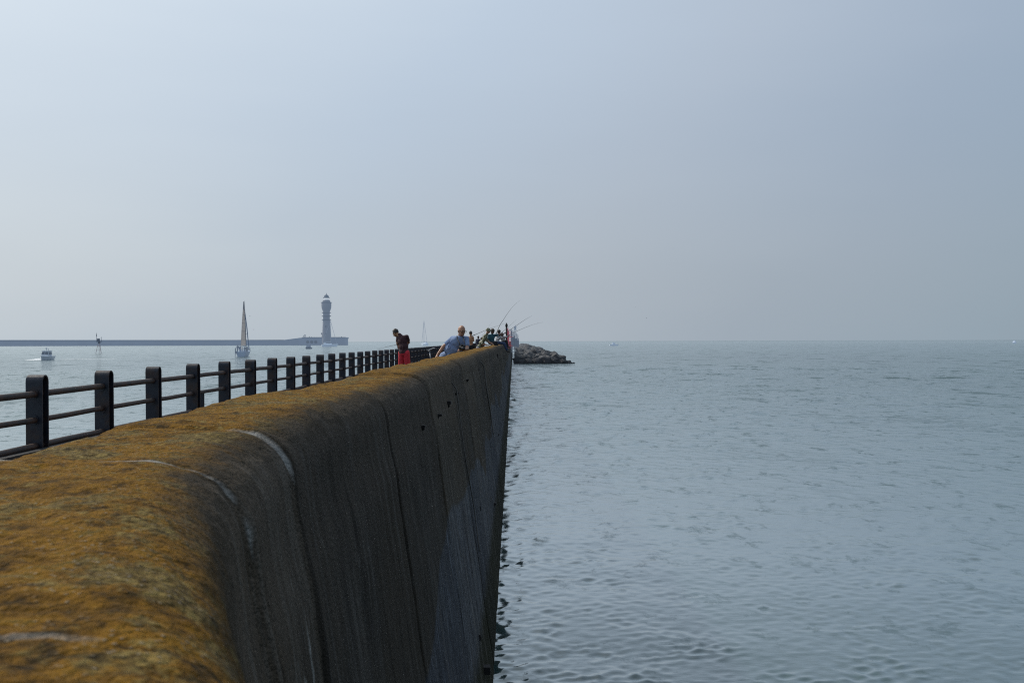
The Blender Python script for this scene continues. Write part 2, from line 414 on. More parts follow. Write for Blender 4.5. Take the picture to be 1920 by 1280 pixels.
    for j, (yj, u0, u1, w, amp) in enumerate([(1.985, 1.46, 1.90, .0105, .95), (2.86, 1.56, 1.90, .024, .95), (2.02, 1.0, 1.36, .02, .8), (.82, .9, 1.66, .011, .55), (3.5, 1.2, 1.31, .07, .9),
                                   (2.78, 2.0, 2.5, .012, .3), (2.62, 2.35, 3.0, .05, .4), (2.45, 2.6, 3.4, .06, .4), (4.35, 1.80, 2.05, .09, .28), (5.9, 1.7, 2.1, .03, .15), (9.7, 1.75, 3.0, .02, .35), (17.5, 1.7, 3.4, .06, .4), (3.9, 1.2, 1.6, .05, .35), (5.3, 1.2, 1.6, .08, .35)]):
        wob = (.05*fbm(U*1.2+j, 0*U, 0, 90+j, 3) + .02*fbm(U*7, Y*4, 0, 95+j, 2))*(.2 if j < 2 else 1)
        ww = w*(1+.7*vnoise(U*5, Y*0, 0, 33+j))
        white = np.maximum(white, amp*np.exp(-((Y-yj-wob)/ww)**4)*sstep(u0-.03, u0+.1, U)*(1-sstep(u1-.12, u1+.05, U))*np.clip(.75+.9*fbm(U*14, Y*11, 0, 55, 3), 0, 1))
    yc = np.interp(U, [1.86, 2.12, 2.4, 3.2], [2.84, 2.50, 2.44, 2.40]) + .06*fbm(U*5, 0*U, 0, 61, 3)
    rag = np.clip(.45+2.6*fbm(U*3, Y*26, 0, 62, 4), 0, 1)
    for dy, wd, am in ((0, .11, .85), (.20, .05, .6), (-.2, .06, .5), (.5, .08, .45)):
        rag2 = np.clip(.62+1.9*fbm(U*2.6+dy*9, Y*24, 0, 62, 5)+1.1*fbm(U*9, Y*9+dy, 0, 66, 3), 0, 1)
        white = np.maximum(white, am*rag2*np.exp(-((Y-yc-dy)/wd)**2)*sstep(1.9+abs(dy)*.8, 2.05+abs(dy), U)*(1-sstep(2.5, 3.2, U)))
    white = np.maximum(white, .30*np.clip(3*fbm(U*1.3, Y*9, 0, 64, 3)-.55, 0, 1)*sstep(1.8, 2.1, U)*np.exp(-Y/14))
    def sa_(name, arr):
        at = me.attributes.new(name, 'FLOAT', 'POINT'); at.data.foreach_set('value', np.ascontiguousarray(arr, dtype=np.float32).ravel())
    sa_('white', white); sa_('groove', groove); sa_('slab', (rng.uniform(0, 1, 60)[slab])[:, None]+0*U); sa_('uu', U-.13*(1-sstep(1.0, 2.2, Y)))
    t = NT('weathered_concrete'); pos = t.pos()
    uu = t.attr('uu'); wh = t.attr('white'); gr = t.attr('groove')
    sp = t.n('ShaderNodeSeparateXYZ'); t.l(pos, sp.inputs[0]); zz = sp.outputs['Z']; yy = sp.outputs['Y']
    n_lo = t.noise(t.mapping(pos, (1.2, .9, 1.2)), 1.6, 5, .6)
    n_mid = t.noise(pos, 9, 6, .65)
    n_hi = t.noise(pos, 55, 6, .7)
    n_vh = t.noise(pos, 210, 3, .7)
    # lichen on the top: orange, ochre and olive clumps over grey-brown aggregate
    n_l2 = t.noise(pos, 26, 5, .7)
    lich = t.ramp(t.math('ADD', t.math('MULTIPLY', n_mid, .5), t.math('MULTIPLY', n_l2, .5)), [(.34, (.045, .030, .010)), (.42, (.15, .082, .012)), (.49, (.30, .160, .016)), (.55, (.44, .245, .032)), (.60, (.22, .16, .045)), (.68, (.16, .12, .05))])
    conc_t = t.ramp(n_hi, [(.33, (.06, .045, .030)), (.48, (.20, .155, .10)), (.62, (.46, .39, .30))])
    n_pt = t.noise(t.mapping(pos, (1, .8, 1)), 5.5, 9, .72, .3)
    lm = t.ramp(t.math('ADD', t.math('MULTIPLY', n_lo, .30), t.math('MULTIPLY', n_pt, .70)), [(.44, 0.08), (.475, .95)])
    top = t.mix(lm, conc_t, lich)
    speck = t.ramp(n_vh, [(.62, 0), (.72, 1)])
    top = t.mix(t.math('MULTIPLY', speck, .6), top, (.55, .46, .36))
    pale = t.ramp(t.noise(t.mapping(pos, (1, .8, 1)), 13, 5, .75), [(.59, 0), (.67, 1)])
    top = t.mix(t.math('MULTIPLY', pale, .75), top, (.50, .42, .31))
    dk = t.ramp(n_l2, [(.33, 1), (.43, 0)])
    top = t.mix(t.math('MULTIPLY', dk, .8), top, (.030, .023, .014))
    top = t.mix(1.0, top, (.56, .49, .21), 'MULTIPLY')
    vo = t.n('ShaderNodeTexVoronoi'); t.l(pos, vo.inputs['Vector']); vo.inputs['Scale'].default_value = 95; vod = vo.outputs['Distance']
    vs_ = t.math('MULTIPLY', t.ramp(vod, [(.16, 1), (.26, 0)]), t.ramp(n_mid, [(.45, 0), (.58, .8)]))
    top = t.mix(vs_, top, (.30, .25, .18))
    # face: dark stained cement with vertical runs
    stv = t.noise(t.mapping(pos, (6, 6, .35)), 2.2, 6, .65, .4)
    stf = t.noise(t.mapping(pos, (10, 10, .7)), 7, 5, .7)
    face = t.ramp(stv, [(.30, (.022, .020, .017)), (.5, (.058, .052, .043)), (.72, (.115, .102, .085))])
    face = t.mix(t.ramp(t.noise(t.mapping(pos, (1, .8, .4)), 1.1, 4), [(.45, 0), (.62, .45)]), face, (.052, .036, .017))
    face = t.mix(t.math('MULTIPLY', t.ramp(stf, [(.5, 0), (.72, 1)]), .45), face, (.12, .125, .13))
    face = t.mix(t.math('MULTIPLY', t.ramp(n_hi, [(.35, 1), (.5, 0)]), .5), face, (.018, .018, .017))
    # renewed blue-grey render lower down, with a ragged upper border
    zb = t.math('ADD', zz, t.math('MULTIPLY', t.math('SUBTRACT', t.noise(t.mapping(pos, (.2, .33, .3)), 1.0, 2, .4), .5), 1.5))
    lo_ = t.ramp(stv, [(.3, (.036, .040, .048)), (.52, (.095, .105, .122)), (.70, (.23, .26, .30))])
    lo_ = t.mix(t.math('MULTIPLY', t.ramp(stf, [(.42, 1), (.52, 0)]), .85), lo_, (.018, .020, .024))
    lo_ = t.mix(t.math('MULTIPLY', t.ramp(n_hi, [(.52, 0), (.7, 1)]), .5), lo_, (.24, .26, .30))
    face = t.mix(t.ramp(t.math('MULTIPLY', zb, .25), [(.428, 1), (.437, 0)]), face, lo_)
    # tide band
    za = t.math('ADD', zz, t.math('MULTIPLY', t.math('SUBTRACT', n_mid, .5), .5))
    face = t.mix(t.ramp(t.math('MULTIPLY', za, .5), [(.29, 1), (.40, 0)]), face, t.ramp(n_hi, [(.35, (.008, .009, .006)), (.7, (.030, .032, .014))]))
    face = t.mix(t.math('MULTIPLY', t.ramp(t.math('MULTIPLY', zz, .25), [(.60, 0), (.72, 1)]), t.ramp(n_mid, [(.35, .25), (.6, .75)])), face, t.mix(n_hi, (.05, .04, .03), (.16, .135, .11)))
    face = t.mix(1.0, face, t.ramp(n_vh, [(.35, (.72, .72, .72)), (.65, (1.5, 1.45, 1.40))]), 'MULTIPLY')
    run = t.noise(t.mapping(pos, (1, 5.5, .28)), 1.6, 7, .7, .5)
    face = t.mix(t.math('MULTIPLY', t.ramp(run, [(.53, 0), (.60, .6)]), t.ramp(n_l2, [(.35, .4), (.6, 1)])), face, (.155, .145, .13))
    face = t.mix(t.ramp(run, [(.36, .75), (.43, 0)]), face, (.016, .014, .011))
    face = t.mix(1.0, face, t.ramp(t.attr('slab'), [(0, (.78, .78, .80)), (1, (1.35, 1.28, 1.2))]), 'MULTIPLY')
    # crown transition: black algae then face
    ue = t.math('ADD', uu, t.math('MULTIPLY', t.math('SUBTRACT', n_mid, .5), .26))
    algae = t.mix(n_hi, (.018, .016, .012), (.075, .055, .032))
    c1 = t.mix(t.ramp(t.math('MULTIPLY', ue, .2), [(.318, 0), (.338, 1)]), top, algae)
    c2 = t.mix(t.ramp(t.math('MULTIPLY', ue, .2), [(.340, 0), (.362, 1)]), c1, face)
    c3 = t.mix(t.ramp(t.math('ADD', wh, t.math('MULTIPLY', t.math('SUBTRACT', n_l2, .5), .5)), [(.24, 0), (.62, .75)]), c2, t.mix(n_mid, (.26, .26, .25), (.52, .51, .48)))
    c4 = t.mix(t.math('MULTIPLY', gr, 1.3, True), c3, (.008, .007, .006))
    t.l(c4, t.p.inputs['Base Color']); t.set(Roughness=.9)
    t.p.inputs['Specular IOR Level'].default_value = .12
    h = t.math('ADD', t.math('MULTIPLY', n_hi, .6), t.math('ADD', t.math('MULTIPLY', n_vh, .25), t.math('ADD', t.math('MULTIPLY', n_l2, .6), t.math('MULTIPLY', vod, -.4))))
    t.bump(h, 1.0, .016)
    w = mesh_obj('wall', me, t.m, root); w.location = (.6, 0, 0)
    # rusty fixings left in the face
    def xf(z): return -(.67-.14*(EYE-z))
    for i, (yy_, z, w_, d_, h_) in enumerate([(6.7, 2.74, .05, .10, .03), (8.0, 2.72, .10, .14, .03), (9.35, 2.735, .07, .2, .05), (10.7, 2.75, .10, .12, .02), (13.3, 2.79, .07, .2, .03), (17.8, 2.80, .06, .3, .03), (38, 2.72, .10, .45, .25),
                                  (9.0, .41, .17, .22, .11), (8.9, .72, .06, .07, .09), (16.2, .72, .09, .25, .06), (15.2, .95, .03, .9, .03), (24, 1.1, .08, .4, .06), (31, .9, .08, .4, .06), (12.0, 1.35, .03, .1, .05)]):
        bm = bmesh.new(); w_ *= .5; d_ *= .45; add_box(bm, (w_*.15, 0, 0), (w_, d_, h_*.6), bevel=.004)
        add_box(bm, (-.01, -d_*.28, -h_*.4), (.04, d_*.35, h_*.9), Matrix.Rotation(.3, 3, 'X'), bevel=.004)
        b = bm_obj('bracket', bm, M['black_iron'], root); b.location = (xf(z)+.6, yy_, z)
    return root
WALL = sea_wall()
# thin cables down the face
for i, (yc, z1) in enumerate([(10.1, 1.2), (19.5, 1.5)]):
    bm = bmesh.new(); pts = []
    for k in range(30):
        z = WT-.05-(WT-.05-z1)*k/29
        x = -(.67-.14*(EYE-z))+.02 if z < 2.82 else -.80+.20*math.sin((WT-.05-z)/.18*math.pi/2)
        pts.append((x+.012, yc+.10*math.sin(k*.35)+.006*k, z))
    add_tube(bm, pts, .006 if i == 0 else .012, 6)
    o = bm_obj('cable', bm, simple('pale_cord%d' % i, (.12, .11, .10), .8, .3, 5), None, True)
    tag(o, ['thin pale cord hanging down the dark wall face, the nearer one', 'thin pale cord hanging down the wall face, the farther one'][i], 'cord')

# ------------------------------------------------------------------ walkway and jetty body
bm = bmesh.new(); add_box(bm, (-2.75, 127, .45), (3.16, 270, 3.0)); o = bm_obj('walkway', bm, M['concrete']); tag(o, kind='structure')
bm = bmesh.new(); add_box(bm, (-4.03, 127, 2.16), (.32, 270, .50), bevel=.02); o = bm_obj('kerb', bm, simple('kerb_concrete', (.045, .042, .04), .9, .3, 2, .4, 40)); tag(o, kind='structure')

# ------------------------------------------------------------------ railing
def railing():
    root = empty('railing', (-4.0, 8.6, 2.36), 'dark iron railing of arched flat posts joined by two pipes along the jetty', 'railing')
    def post_mesh(seed):
        w, d, th, top = .140, .118, .012, 3.022-2.30; r = d/2
        bm = bmesh.new()
        n = 14; out = [(-r, 0)] + [(-r*math.cos(math.pi*k/n), top-r+r*math.sin(math.pi*k/n)) for k in range(n+1)] + [(r, 0)]
        ri = r-th; inn = [(-ri, 0)] + [(-ri*math.cos(math.pi*k/n), top-r+ri*math.sin(math.pi*k/n)) for k in range(n+1)] + [(ri, 0)]
        for (pa, pb, x0, x1) in ((out, inn, -w/2, w/2),):
            vo = [[bm.verts.new((x, y, z)) for (y, z) in pa] for x in (x0, x1)]
            vi = [[bm.verts.new((x, y, z)) for (y, z) in pb] for x in (x0, x1)]
            for k in range(len(pa)-1):
                bm.faces.new((vo[0][k], vo[0][k+1], vo[1][k+1], vo[1][k]))
                bm.faces.new((vi[0][k], vi[1][k], vi[1][k+1], vi[0][k+1]))
                bm.faces.new((vo[0][k], vi[0][k], vi[0][k+1], vo[0][k+1]))
                bm.faces.new((vo[1][k], vo[1][k+1], vi[1][k+1], vi[1][k]))
        bmesh.ops.bevel(bm, geom=[e for e in bm.edges if len(e.link_faces) == 2 and e.calc_face_angle(0) > 1.2], offset=.005, segments=3, affect='EDGES')
        # web set back inside the arch
        vs = [bm.verts.new((.012, y, z)) for (y, z) in inn]; vs2 = [bm.verts.new((-.012, y, z)) for (y, z) in inn]
        bm.faces.new(vs); bm.faces.new(vs2[::-1])
        # collars where the pipes pass
        for z in (2.866-2.30, 2.648-2.30):
            add_tube(bm, [(0, -r-.006, z), (0, -r+.002, z)], .042, 14); add_tube(bm, [(0, r-.002, z), (0, r+.006, z)], .042, 14)
        me = bpy.data.meshes.new('post'); bm.to_mesh(me); bm.free(); me.materials.append(M['iron'])
        for p in me.polygons: p.use_smooth = False
        return me
    pm = post_mesh(0)
    first = None
    for n in range(-3, 95):
        y = 8.62+1.3985*n
        if first is None:
            first = mesh_obj('post', pm, None, root, False); p = first
        else:
            p = first.copy(); COL.objects.link(p); p.parent = root
        p.location = (-4.008+4.0+random.uniform(-.004, .004), y-8.6, 2.30-2.36+random.uniform(-.004, .004))
        p.rotation_euler = (random.uniform(-.008, .008), random.uniform(-.006, .006), random.uniform(-.05, .05))
    for z, r, nm in ((2.866, .0275, 'top_rail'), (2.648, .024, 'middle_rail'), (2.425, .030, 'bottom_rail')):
        bm = bmesh.new(); pts = [(random.uniform(-.004, .004), y*1.0-4.4, z-2.36+random.uniform(-.004, .004)) for y in np.arange(0, 141, .7)]
        add_tube(bm, pts, r, 12); bm_obj(nm, bm, M['rust'], root, True)
    bm = bmesh.new(); add_box(bm, (-.04, 13.25-8.6, .10), (.072, .03, .42), bevel=.004)
    s = bm_obj('stub_post', bm, M['iron'], root)
railing()

# ------------------------------------------------------------------ people
def hand(bm, w, d, side, curl, nrm):
    """palm, four unequal bent fingers and a thumb; d = direction of the hand, nrm = palm normal, side = towards the thumb"""
    d = Vector(d).normalized(); nrm = Vector(nrm); nrm = (nrm-d*nrm.dot(d)).normalized(); s = d.cross(nrm).normalized()*side
    w = Vector(w)
    Rm = Matrix((s, nrm, d)).transposed()
    ellipsoid(bm, w+d*.045, Rm, (.042, .018, .055), 2)
    for k, ln in enumerate((.068, .078, .072, .055)):
        off = s*(.030-.020*k); a = w+d*.078+off
        q = d*math.cos(curl*.6)+nrm*math.sin(curl*.6); q2 = d*math.cos(curl*1.5)+nrm*math.sin(curl*1.5)
        b = a+q*ln*.55; c = b+q2*ln*.5
        round_cone(bm, a, .0095, b, .0088, 8); round_cone(bm, b, .0088, c, .0075, 8)
    a = w+d*.03+s*.034; b = a+(d*.6+s*.75+nrm*.3).normalized()*.035; c = b+(d*.8+s*.2+nrm*.5).normalized()*.03
    round_cone(bm, a, .0125, b, .0105, 8); round_cone(bm, b, .0105, c, .009, 8)
def person(label, root, J, mats, voxel=.011, fat=0.0, group=None, hairmode='short', sleeve=.55, shorts=False, bare=False, curl=.8, glasses=False):
    V = {k: (Vector(v) if hasattr(v, '__len__') else v) for k, v in J.items()}
    r0 = Vector(root)
    E = empty('person', r0, label, 'person', group)
    for k in V:
        if k not in ('fd', 'foot', 'pl', 'pr'): V[k] = V[k]-r0
    up = (V['chest']-V['pelvis']).normalized(); right = (V['sr']-V['sl'])
    Rt = frame(right, up); rx = Rt.col[0]
    if 'hipdir' in V: hx = (V['hipdir']+r0).normalized()
    else: hx = Vector((right.x, right.y, 0)).normalized()
    Rp = frame(hx, Vector((0, 0, 1))*.7+up*.3)
    mid = (V['pelvis']*.5+V['chest']*.5)
    if 'belly' in V: mid = V['belly']
    hl, hr = V['pelvis']-hx*.09, V['pelvis']+hx*.09
    fd = Vector(V['fd']).normalized(); hc = V['head']
    fr = fd.cross(Vector((0, 0, 1))).normalized(); Rh = Matrix((fr, fd, fr.cross(fd))).transposed(); hu = Rh.col[2]
    def torso(bm, g, lo=True):
        ellipsoid(bm, V['chest']-up*.05, Rt, (.155+g, .112+g, .165+g), 2)
        ellipsoid(bm, mid, Rt, (.14+fat+g, .105+fat*1.2+g, .15+g), 2)
        if lo: ellipsoid(bm, V['pelvis']+up*.03, Rp, (.158+fat*.6+g, .12+fat*.6+g, .12+g), 2)
        for s in ('sl', 'sr'):
            round_cone(bm, V['chest']+(V[s]-V['chest'])*.3+up*.02, .085+g, V[s], .058+g)
        round_cone(bm, V['chest']+up*.06, .07+g*.5, V['neck'], .056+g*.3)
    # body: one continuous surface
    bm = bmesh.new(); torso(bm, 0 if bare else -.012)
    round_cone(bm, V['neck']-up*.03, .056, hc-hu*.055-fd*.02, .052)
    ellipsoid(bm, hc+hu*.012-fd*.008, Rh, (.076, .094, .105), 3)
    ellipsoid(bm, hc-hu*.05+fd*.028, Rh, (.056, .060, .062), 2)                  # jaw
    round_cone(bm, hc+fd*.084+hu*.018, .010, hc+fd*.108-hu*.018, .015, 8)        # nose
    round_cone(bm, hc+fd*.080-hu*.055-fr*.02, .009, hc+fd*.080-hu*.055+fr*.02, .009, 8)   # lips
    round_cone(bm, hc+fd*.078+hu*.030-fr*.036, .011, hc+fd*.078+hu*.030+fr*.036, .011, 8)  # brow
    for s in (-1, 1):
        ellipsoid(bm, hc+fr*s*.078-hu*.008-fd*.01, Rh, (.010, .020, .031), 2)    # ears
        ellipsoid(bm, hc+fr*s*.034+fd*.066-hu*.018, Rh, (.022, .02, .016), 2)    # cheeks
    for s, e_, w_ in (('sl', 'el', 'wl'), ('sr', 'er', 'wr')):
        round_cone(bm, V[s], .054, V[e_], .040); round_cone(bm, V[e_], .041, V[w_], .027)
        d = (V[w_]-V[e_]).normalized(); hd = V.get('hd'+w_[1]); hd = (hd+r0) if hd is not None else d
        hn = V.get('hn'+w_[1]); hn = (hn+r0) if hn is not None else Vector((0, 0, -1))+fd*.2
        hand(bm, V[w_], hd, -1 if w_ == 'wl' else 1, curl, hn)
    for h_, k_, a_ in ((hl, 'kl', 'al'), (hr, 'kr', 'ar')):
        round_cone(bm, h_, .088, V[k_], .056); round_cone(bm, V[k_], .055, V[k_]*.6+V[a_]*.4, .055); round_cone(bm, V[k_]*.6+V[a_]*.4, .053, V[a_], .036)
    body = remeshed('body', bm, voxel, M[mats['skin']], E, 3)
    # shirt
    if not bare:
        bm = bmesh.new(); torso(bm, .014)
        for s, e_, w_ in (('sl', 'el', 'wl'), ('sr', 'er', 'wr')):
            if sleeve <= 1: round_cone(bm, V[s], .068, V[s]+(V[e_]-V[s])*sleeve, .064)
            else:
                round_cone(bm, V[s], .068, V[e_], .054); round_cone(bm, V[e_], .054, V[e_]+(V[w_]-V[e_])*(sleeve-1), .042)
        # hem and a few folds
        ellipsoid(bm, V['pelvis']+up*.0, Rp, (.172+fat*.6, .135+fat*.6, .10), 2)
        rr = random.Random(len(label))
        for k in range(7):
            a = rr.uniform(0, 6.28); q = Rt @ Vector((math.cos(a)*(.15+fat), math.sin(a)*(.118+fat), rr.uniform(-.12, .12)))
            round_cone(bm, mid+q, .012, mid+q*1.02+Rt @ Vector((rr.uniform(-.06, .06), 0, rr.uniform(.08, .16))), .008, 8)
        remeshed('shirt', bm, max(voxel, .011), M[mats['shirt']], E, 2)
    # trousers / shorts
    bm = bmesh.new(); ellipsoid(bm, V['pelvis']-Vector((0, 0, .01)), Rp, (.172+fat*.5, .132+fat*.5, .125), 2)
    for h_, k_, a_ in ((hl, 'kl', 'al'), (hr, 'kr', 'ar')):
        if shorts: round_cone(bm, h_, .105, h_+(V[k_]-h_)*.80, .090)
        else:
            round_cone(bm, h_, .102, V[k_], .072); round_cone(bm, V[k_], .072, V[a_]+(V[k_]-V[a_])*.08, .056)
    remeshed('shorts' if shorts else 'trousers', bm, max(voxel, .011), M[mats['legs']], E, 2)
    ft = Vector(V['foot']).normalized()
    for a_ in ('al', 'ar'):
        bm = bmesh.new(); p = V[a_]
        round_cone(bm, p-Vector((0, 0, .035)), .046, p+ft*.16-Vector((0, 0, .055)), .036); round_cone(bm, p, .045, p-Vector((0, 0, .04)), .045)
        remeshed('shoe', bm, max(voxel, .012), M['shoe'], E, 2)
    # hair
    if hairmode != 'bald':
        bm = bmesh.new(); g = .010 if hairmode == 'short' else .022
        ellipsoid(bm, hc+hu*.032-fd*.024, Rh, (.078+g, .088+g, .092+g), 3)
        if hairmode == 'cap':
            ellipsoid(bm, hc+hu*.055+fd*.085, Rh, (.07, .075, .012), 2)
        for k in range(26):
            a = random.uniform(0, 6.28); b_ = random.uniform(.1, 1.2)
            q = Vector((math.sin(b_)*math.cos(a)*(.078+g), math.sin(b_)*math.sin(a)*(.088+g)-.0, math.cos(b_)*(.092+g)))
            if hairmode != 'cap': ellipsoid(bm, hc+hu*.032-fd*.024+Rh @ q, Rh, (.016, .018, .014), 1)
        for v in list(bm.verts):                                                # keep the face clear
            q = Rh.transposed() @ (v.co-hc)
            if q.y > .05 and q.z < .055 and hairmode != 'cap': v.co -= fd*(q.y-.05)
            if q.z < -.03: v.co += hu*(-.03-q.z)*.8
        remeshed('cap' if hairmode == 'cap' else 'hair', bm, voxel, M[mats['hair']], E, 1)
    if glasses:
        bm = bmesh.new()
        for s in (-1, 1):
            c = hc+fr*s*.034+fd*.106+hu*.006
            pts = [c+fr*.026*math.cos(t_)+hu*.020*math.sin(t_) for t_ in np.linspace(0, 2*math.pi, 15)]
            add_tube(bm, pts, .0035, 6)
            add_tube(bm, [hc+fr*s*.060+fd*.104+hu*.01, hc+fr*s*.085+hu*.006, hc+fr*s*.084-fd*.03-hu*.005], .003, 6)
        add_tube(bm, [hc-fr*.010+fd*.108+hu*.010, hc+fr*.010+fd*.108+hu*.010], .003, 6)
        bm_obj('glasses', bm, M['black_plastic'], E, True)
    return E
DK = 1.95
def rod(label, pts, r0=.011, bend=0.0, group='fishing rods held out over the sea wall', tip=.0016, reel=True):
    pts = [Vector(p) for p in pts]
    E = empty('fishing_rod', pts[0], label, 'fishing rod', group)
    q = [p-pts[0] for p in pts]
    # Catmull-like smooth curve
    out = []
    for i in range(len(q)-1):
        p0 = q[max(i-1, 0)]; p1 = q[i]; p2 = q[i+1]; p3 = q[min(i+2, len(q)-1)]
        for k in range(10):
            t = k/10; out.append(.5*((2*p1)+(p2-p0)*t+(2*p0-5*p1+4*p2-p3)*t*t+(3*p1-p0-3*p2+p3)*t**3))
    out.append(q[-1]); n = len(out)
    bm = bmesh.new(); add_tube(bm, out, [r0*(1-i/(n-1))+tip*(i/(n-1)) for i in range(n)], 8); bm_obj('blank', bm, M['rod'], E, True)
    d = (out[3]-out[0]).normalized()
    bm = bmesh.new(); add_tube(bm, [out[0]-d*.45, out[0]-d*.2, out[0]+d*.15], r0*1.5, 10); bm_obj('handle', bm, M['black_plastic'], E, True)
    if reel:
        bm = bmesh.new(); add_tube(bm, [Vector((0, -.03, -.07)), Vector((0, .03, -.07))], .028, 12); add_tube(bm, [(0, 0, 0), (0, 0, -.06)], .008, 8)
        bm_obj('reel', bm, M['silver'], E, True)
    return E

# A: man in red shorts at the railing, looking down over his rod
Y = 31.5
def at(px, py, Yd): return P(px, py, Yd)
c = at(757.5, 655, Y)
person('man in maroon T-shirt and red shorts, head bowed over his rod by the railing', (c.x, Y, DK),
    dict(pelvis=at(757.5, 661, Y), belly=at(756.5, 650, Y), chest=at(754.5, 637, Y+.02), neck=at(749.0, 627.5, Y+.06), head=at(741.8, 624.6, Y+.12), fd=(-.78, .45, -.62),
         sl=at(747.0, 631.5, Y+.12), sr=at(762.5, 631.5, Y-.02), el=at(745.0, 643.5, Y+.12), er=at(766.5, 642, Y+.2), wl=at(746.5, 648.3, Y+.34), wr=at(752, 648, Y+.42),
         hipdir=(.85, -.5, 0), kl=(c.x-.10, Y+.06, DK+.52), kr=(c.x+.12, Y+.0, DK+.52), al=(c.x-.12, Y+.02, DK+.09), ar=(c.x+.14, Y-.05, DK+.09), foot=(-.7, .6, 0)),
    dict(skin='skin_tan', shirt='shirt_brown', legs='red_cloth', hair='hair_dark'), .011, .012, shorts=True, sleeve=.6)
rod('dark fishing rod held out over the railing by the man in red shorts', [at(747, 646, Y+.5), at(735, 647.8, Y+1.2), at(720, 651.3, Y+2.2), at(706, 655.5, Y+3.2)], .010, group='fishing rods reaching out over the railing')

# B: bald man leaning on the wall with a camera
Y = 22.0
B = dict(pelvis=at(838, 672, Y+.1), belly=at(847.5, 656.5, Y), chest=at(858.5, 640.5, Y-.03), neck=at(864, 630.5, Y-.02), head=at(865.6, 620.2, Y-.08), fd=(.52, -.82, -.22),
         sr=at(849.0, 635.5, Y+.0), sl=at(874.0, 635.5, Y+.04), er=at(831.5, 649.5, Y-.05), wr=at(820.5, 665, Y-.12), el=at(876.0, 653.5, Y-.12), wl=at(868.5, 654.8, Y-.42),
         hipdir=(-.95, .25, 0), kl=(-1.40, Y+.15, DK+.50), kr=(-1.72, Y+.10, DK+.50), al=(-1.38, Y+.35, DK+.09), ar=(-1.75, Y+.32, DK+.09), foot=(.4, -.9, 0),
         hdl=(-.85, -.4, .1), hnl=(0, -.3, -.9))
person('bald man with glasses in light blue shirt leaning over the wall with a camera', (-1.55, Y, DK), B,
    dict(skin='skin', shirt='shirt_blue', legs='jeans', hair='hair_grey'), .009, .035, hairmode='bald', sleeve=.62, glasses=True, curl=1.0)
cc = at(866.5, 651.8, Y-.52)
E = empty('photo_camera', cc, 'black camera on a neck strap held by the bald man in blue', 'camera')
bm = bmesh.new(); add_box(bm, (0, 0, 0), (.135, .055, .085), bevel=.012); add_box(bm, (0, 0, .052), (.055, .05, .035), bevel=.01); add_tube(bm, [(.05, 0, .04), (.05, 0, .06)], .012, 12); bm_obj('body', bm, M['black_plastic'], E, True)
bm = bmesh.new(); add_tube(bm, [(0.01, -.02, -.005), (.02, -.08, -.015), (.022, -.11, -.02)], [.035, .036, .034], 18); bm_obj('lens', bm, M['black_plastic'], E, True)
bm = bmesh.new(); add_lathe(bm, [(.001, 0), (.027, .001), (.027, .004), (.001, .006)], seg=18)
o = bm_obj('lens_glass', bm, simple('lens_glass', (.02, .02, .03), .05, .1), E, True); o.location = (.022, -.112, -.02); o.rotation_euler = (math.radians(95), 0, 0)
nk = at(864, 631.5, Y-.02)
bm = bmesh.new()
for s, (sx_, sy_) in ((-1, (856.8, 629.5)), (1, (868.5, 631))):
    a = at(sx_, sy_, Y-.06)-cc; b = at(sx_+s*.2+1, sy_+7, Y-.24)-cc
    add_tube(bm, [a, b, Vector((s*.055, -.0, .10)), Vector((s*.066, 0, .03))], [.009, .011, .010, .007], 6)
bm_obj('strap', bm, M['black_cloth'], E, True)

# C: slim shirtless young man with a rod
Y = 55.0
c = at(882.5, 640, Y)
person('shirtless slim young man in black shorts seen from behind with a long rod', (c.x, Y, DK),
    dict(pelvis=at(883, 648.5, Y), chest=at(882, 635.5, Y), neck=at(882.6, 630, Y), head=at(882.8, 625.2, Y+.02), fd=(.35, .93, -.1),
         sl=at(878.3, 632.2, Y+.03), sr=at(886.6, 632.2, Y-.03), el=at(877.0, 640, Y+.08), er=at(888.2, 639, Y+.05), wl=at(879.5, 643, Y+.28), wr=at(887.5, 636, Y+.3),
         kl=(c.x-.08, Y+.02, DK+.50), kr=(c.x+.12, Y+.02, DK+.50), al=(c.x-.08, Y-.04, DK+.09), ar=(c.x+.14, Y-.04, DK+.09), foot=(.2, 1, 0)),
    dict(skin='skin_tan', shirt='white_cloth', legs='black_cloth', hair='hair_dark'), .014, -.008, bare=True, shorts=True)
rod('longest low-sloping rod, held by the shirtless young man', [at(886.5, 629, Y+.2), at(900, 623.5, Y+.3), at(912.5, 618, Y+.4), at(930, 611.8, Y+.5), at(952, 604.5, Y+.6)], .013)

# D, D2: far anglers by the railing
def stander(label, px, top, Y, fd, mats, H=1.72, **kw):
    c = at(px, 640, Y); x = c.x; f = Vector(fd).normalized(); r = Vector((f.y, -f.x, 0)); z0 = at(px, top, Y).z-H
    q = lambda a, b, h: Vector((x, Y, z0))+r*a+f*b+Vector((0, 0, h*H/1.72))
    return person(label, (x, Y, z0), dict(pelvis=q(0, 0, .93), chest=q(0, .02, 1.30), neck=q(0, .04, 1.46), head=q(0, .07, 1.59), fd=(f.x, f.y, -.3), sl=q(-.17, .02, 1.40), sr=q(.17, .02, 1.40),
        el=q(-.24, .06, 1.12), er=q(.24, .06, 1.12), wl=q(-.14, .28, 1.10), wr=q(.14, .3, 1.16), kl=q(-.10, .03, .50), kr=q(.10, .02, .50), al=q(-.11, 0, .09), ar=q(.11, 0, .09), foot=(f.x, f.y, 0)), mats, .02, **kw)
stander('dark clothed angler standing on the walkway beyond the shirtless young man', 896, 629.8, 88, (.5, .8, 0), dict(skin='skin_dark', shirt='jeans_dark', legs='black_cloth', hair='hair_dark'), 1.72, sleeve=1.8)
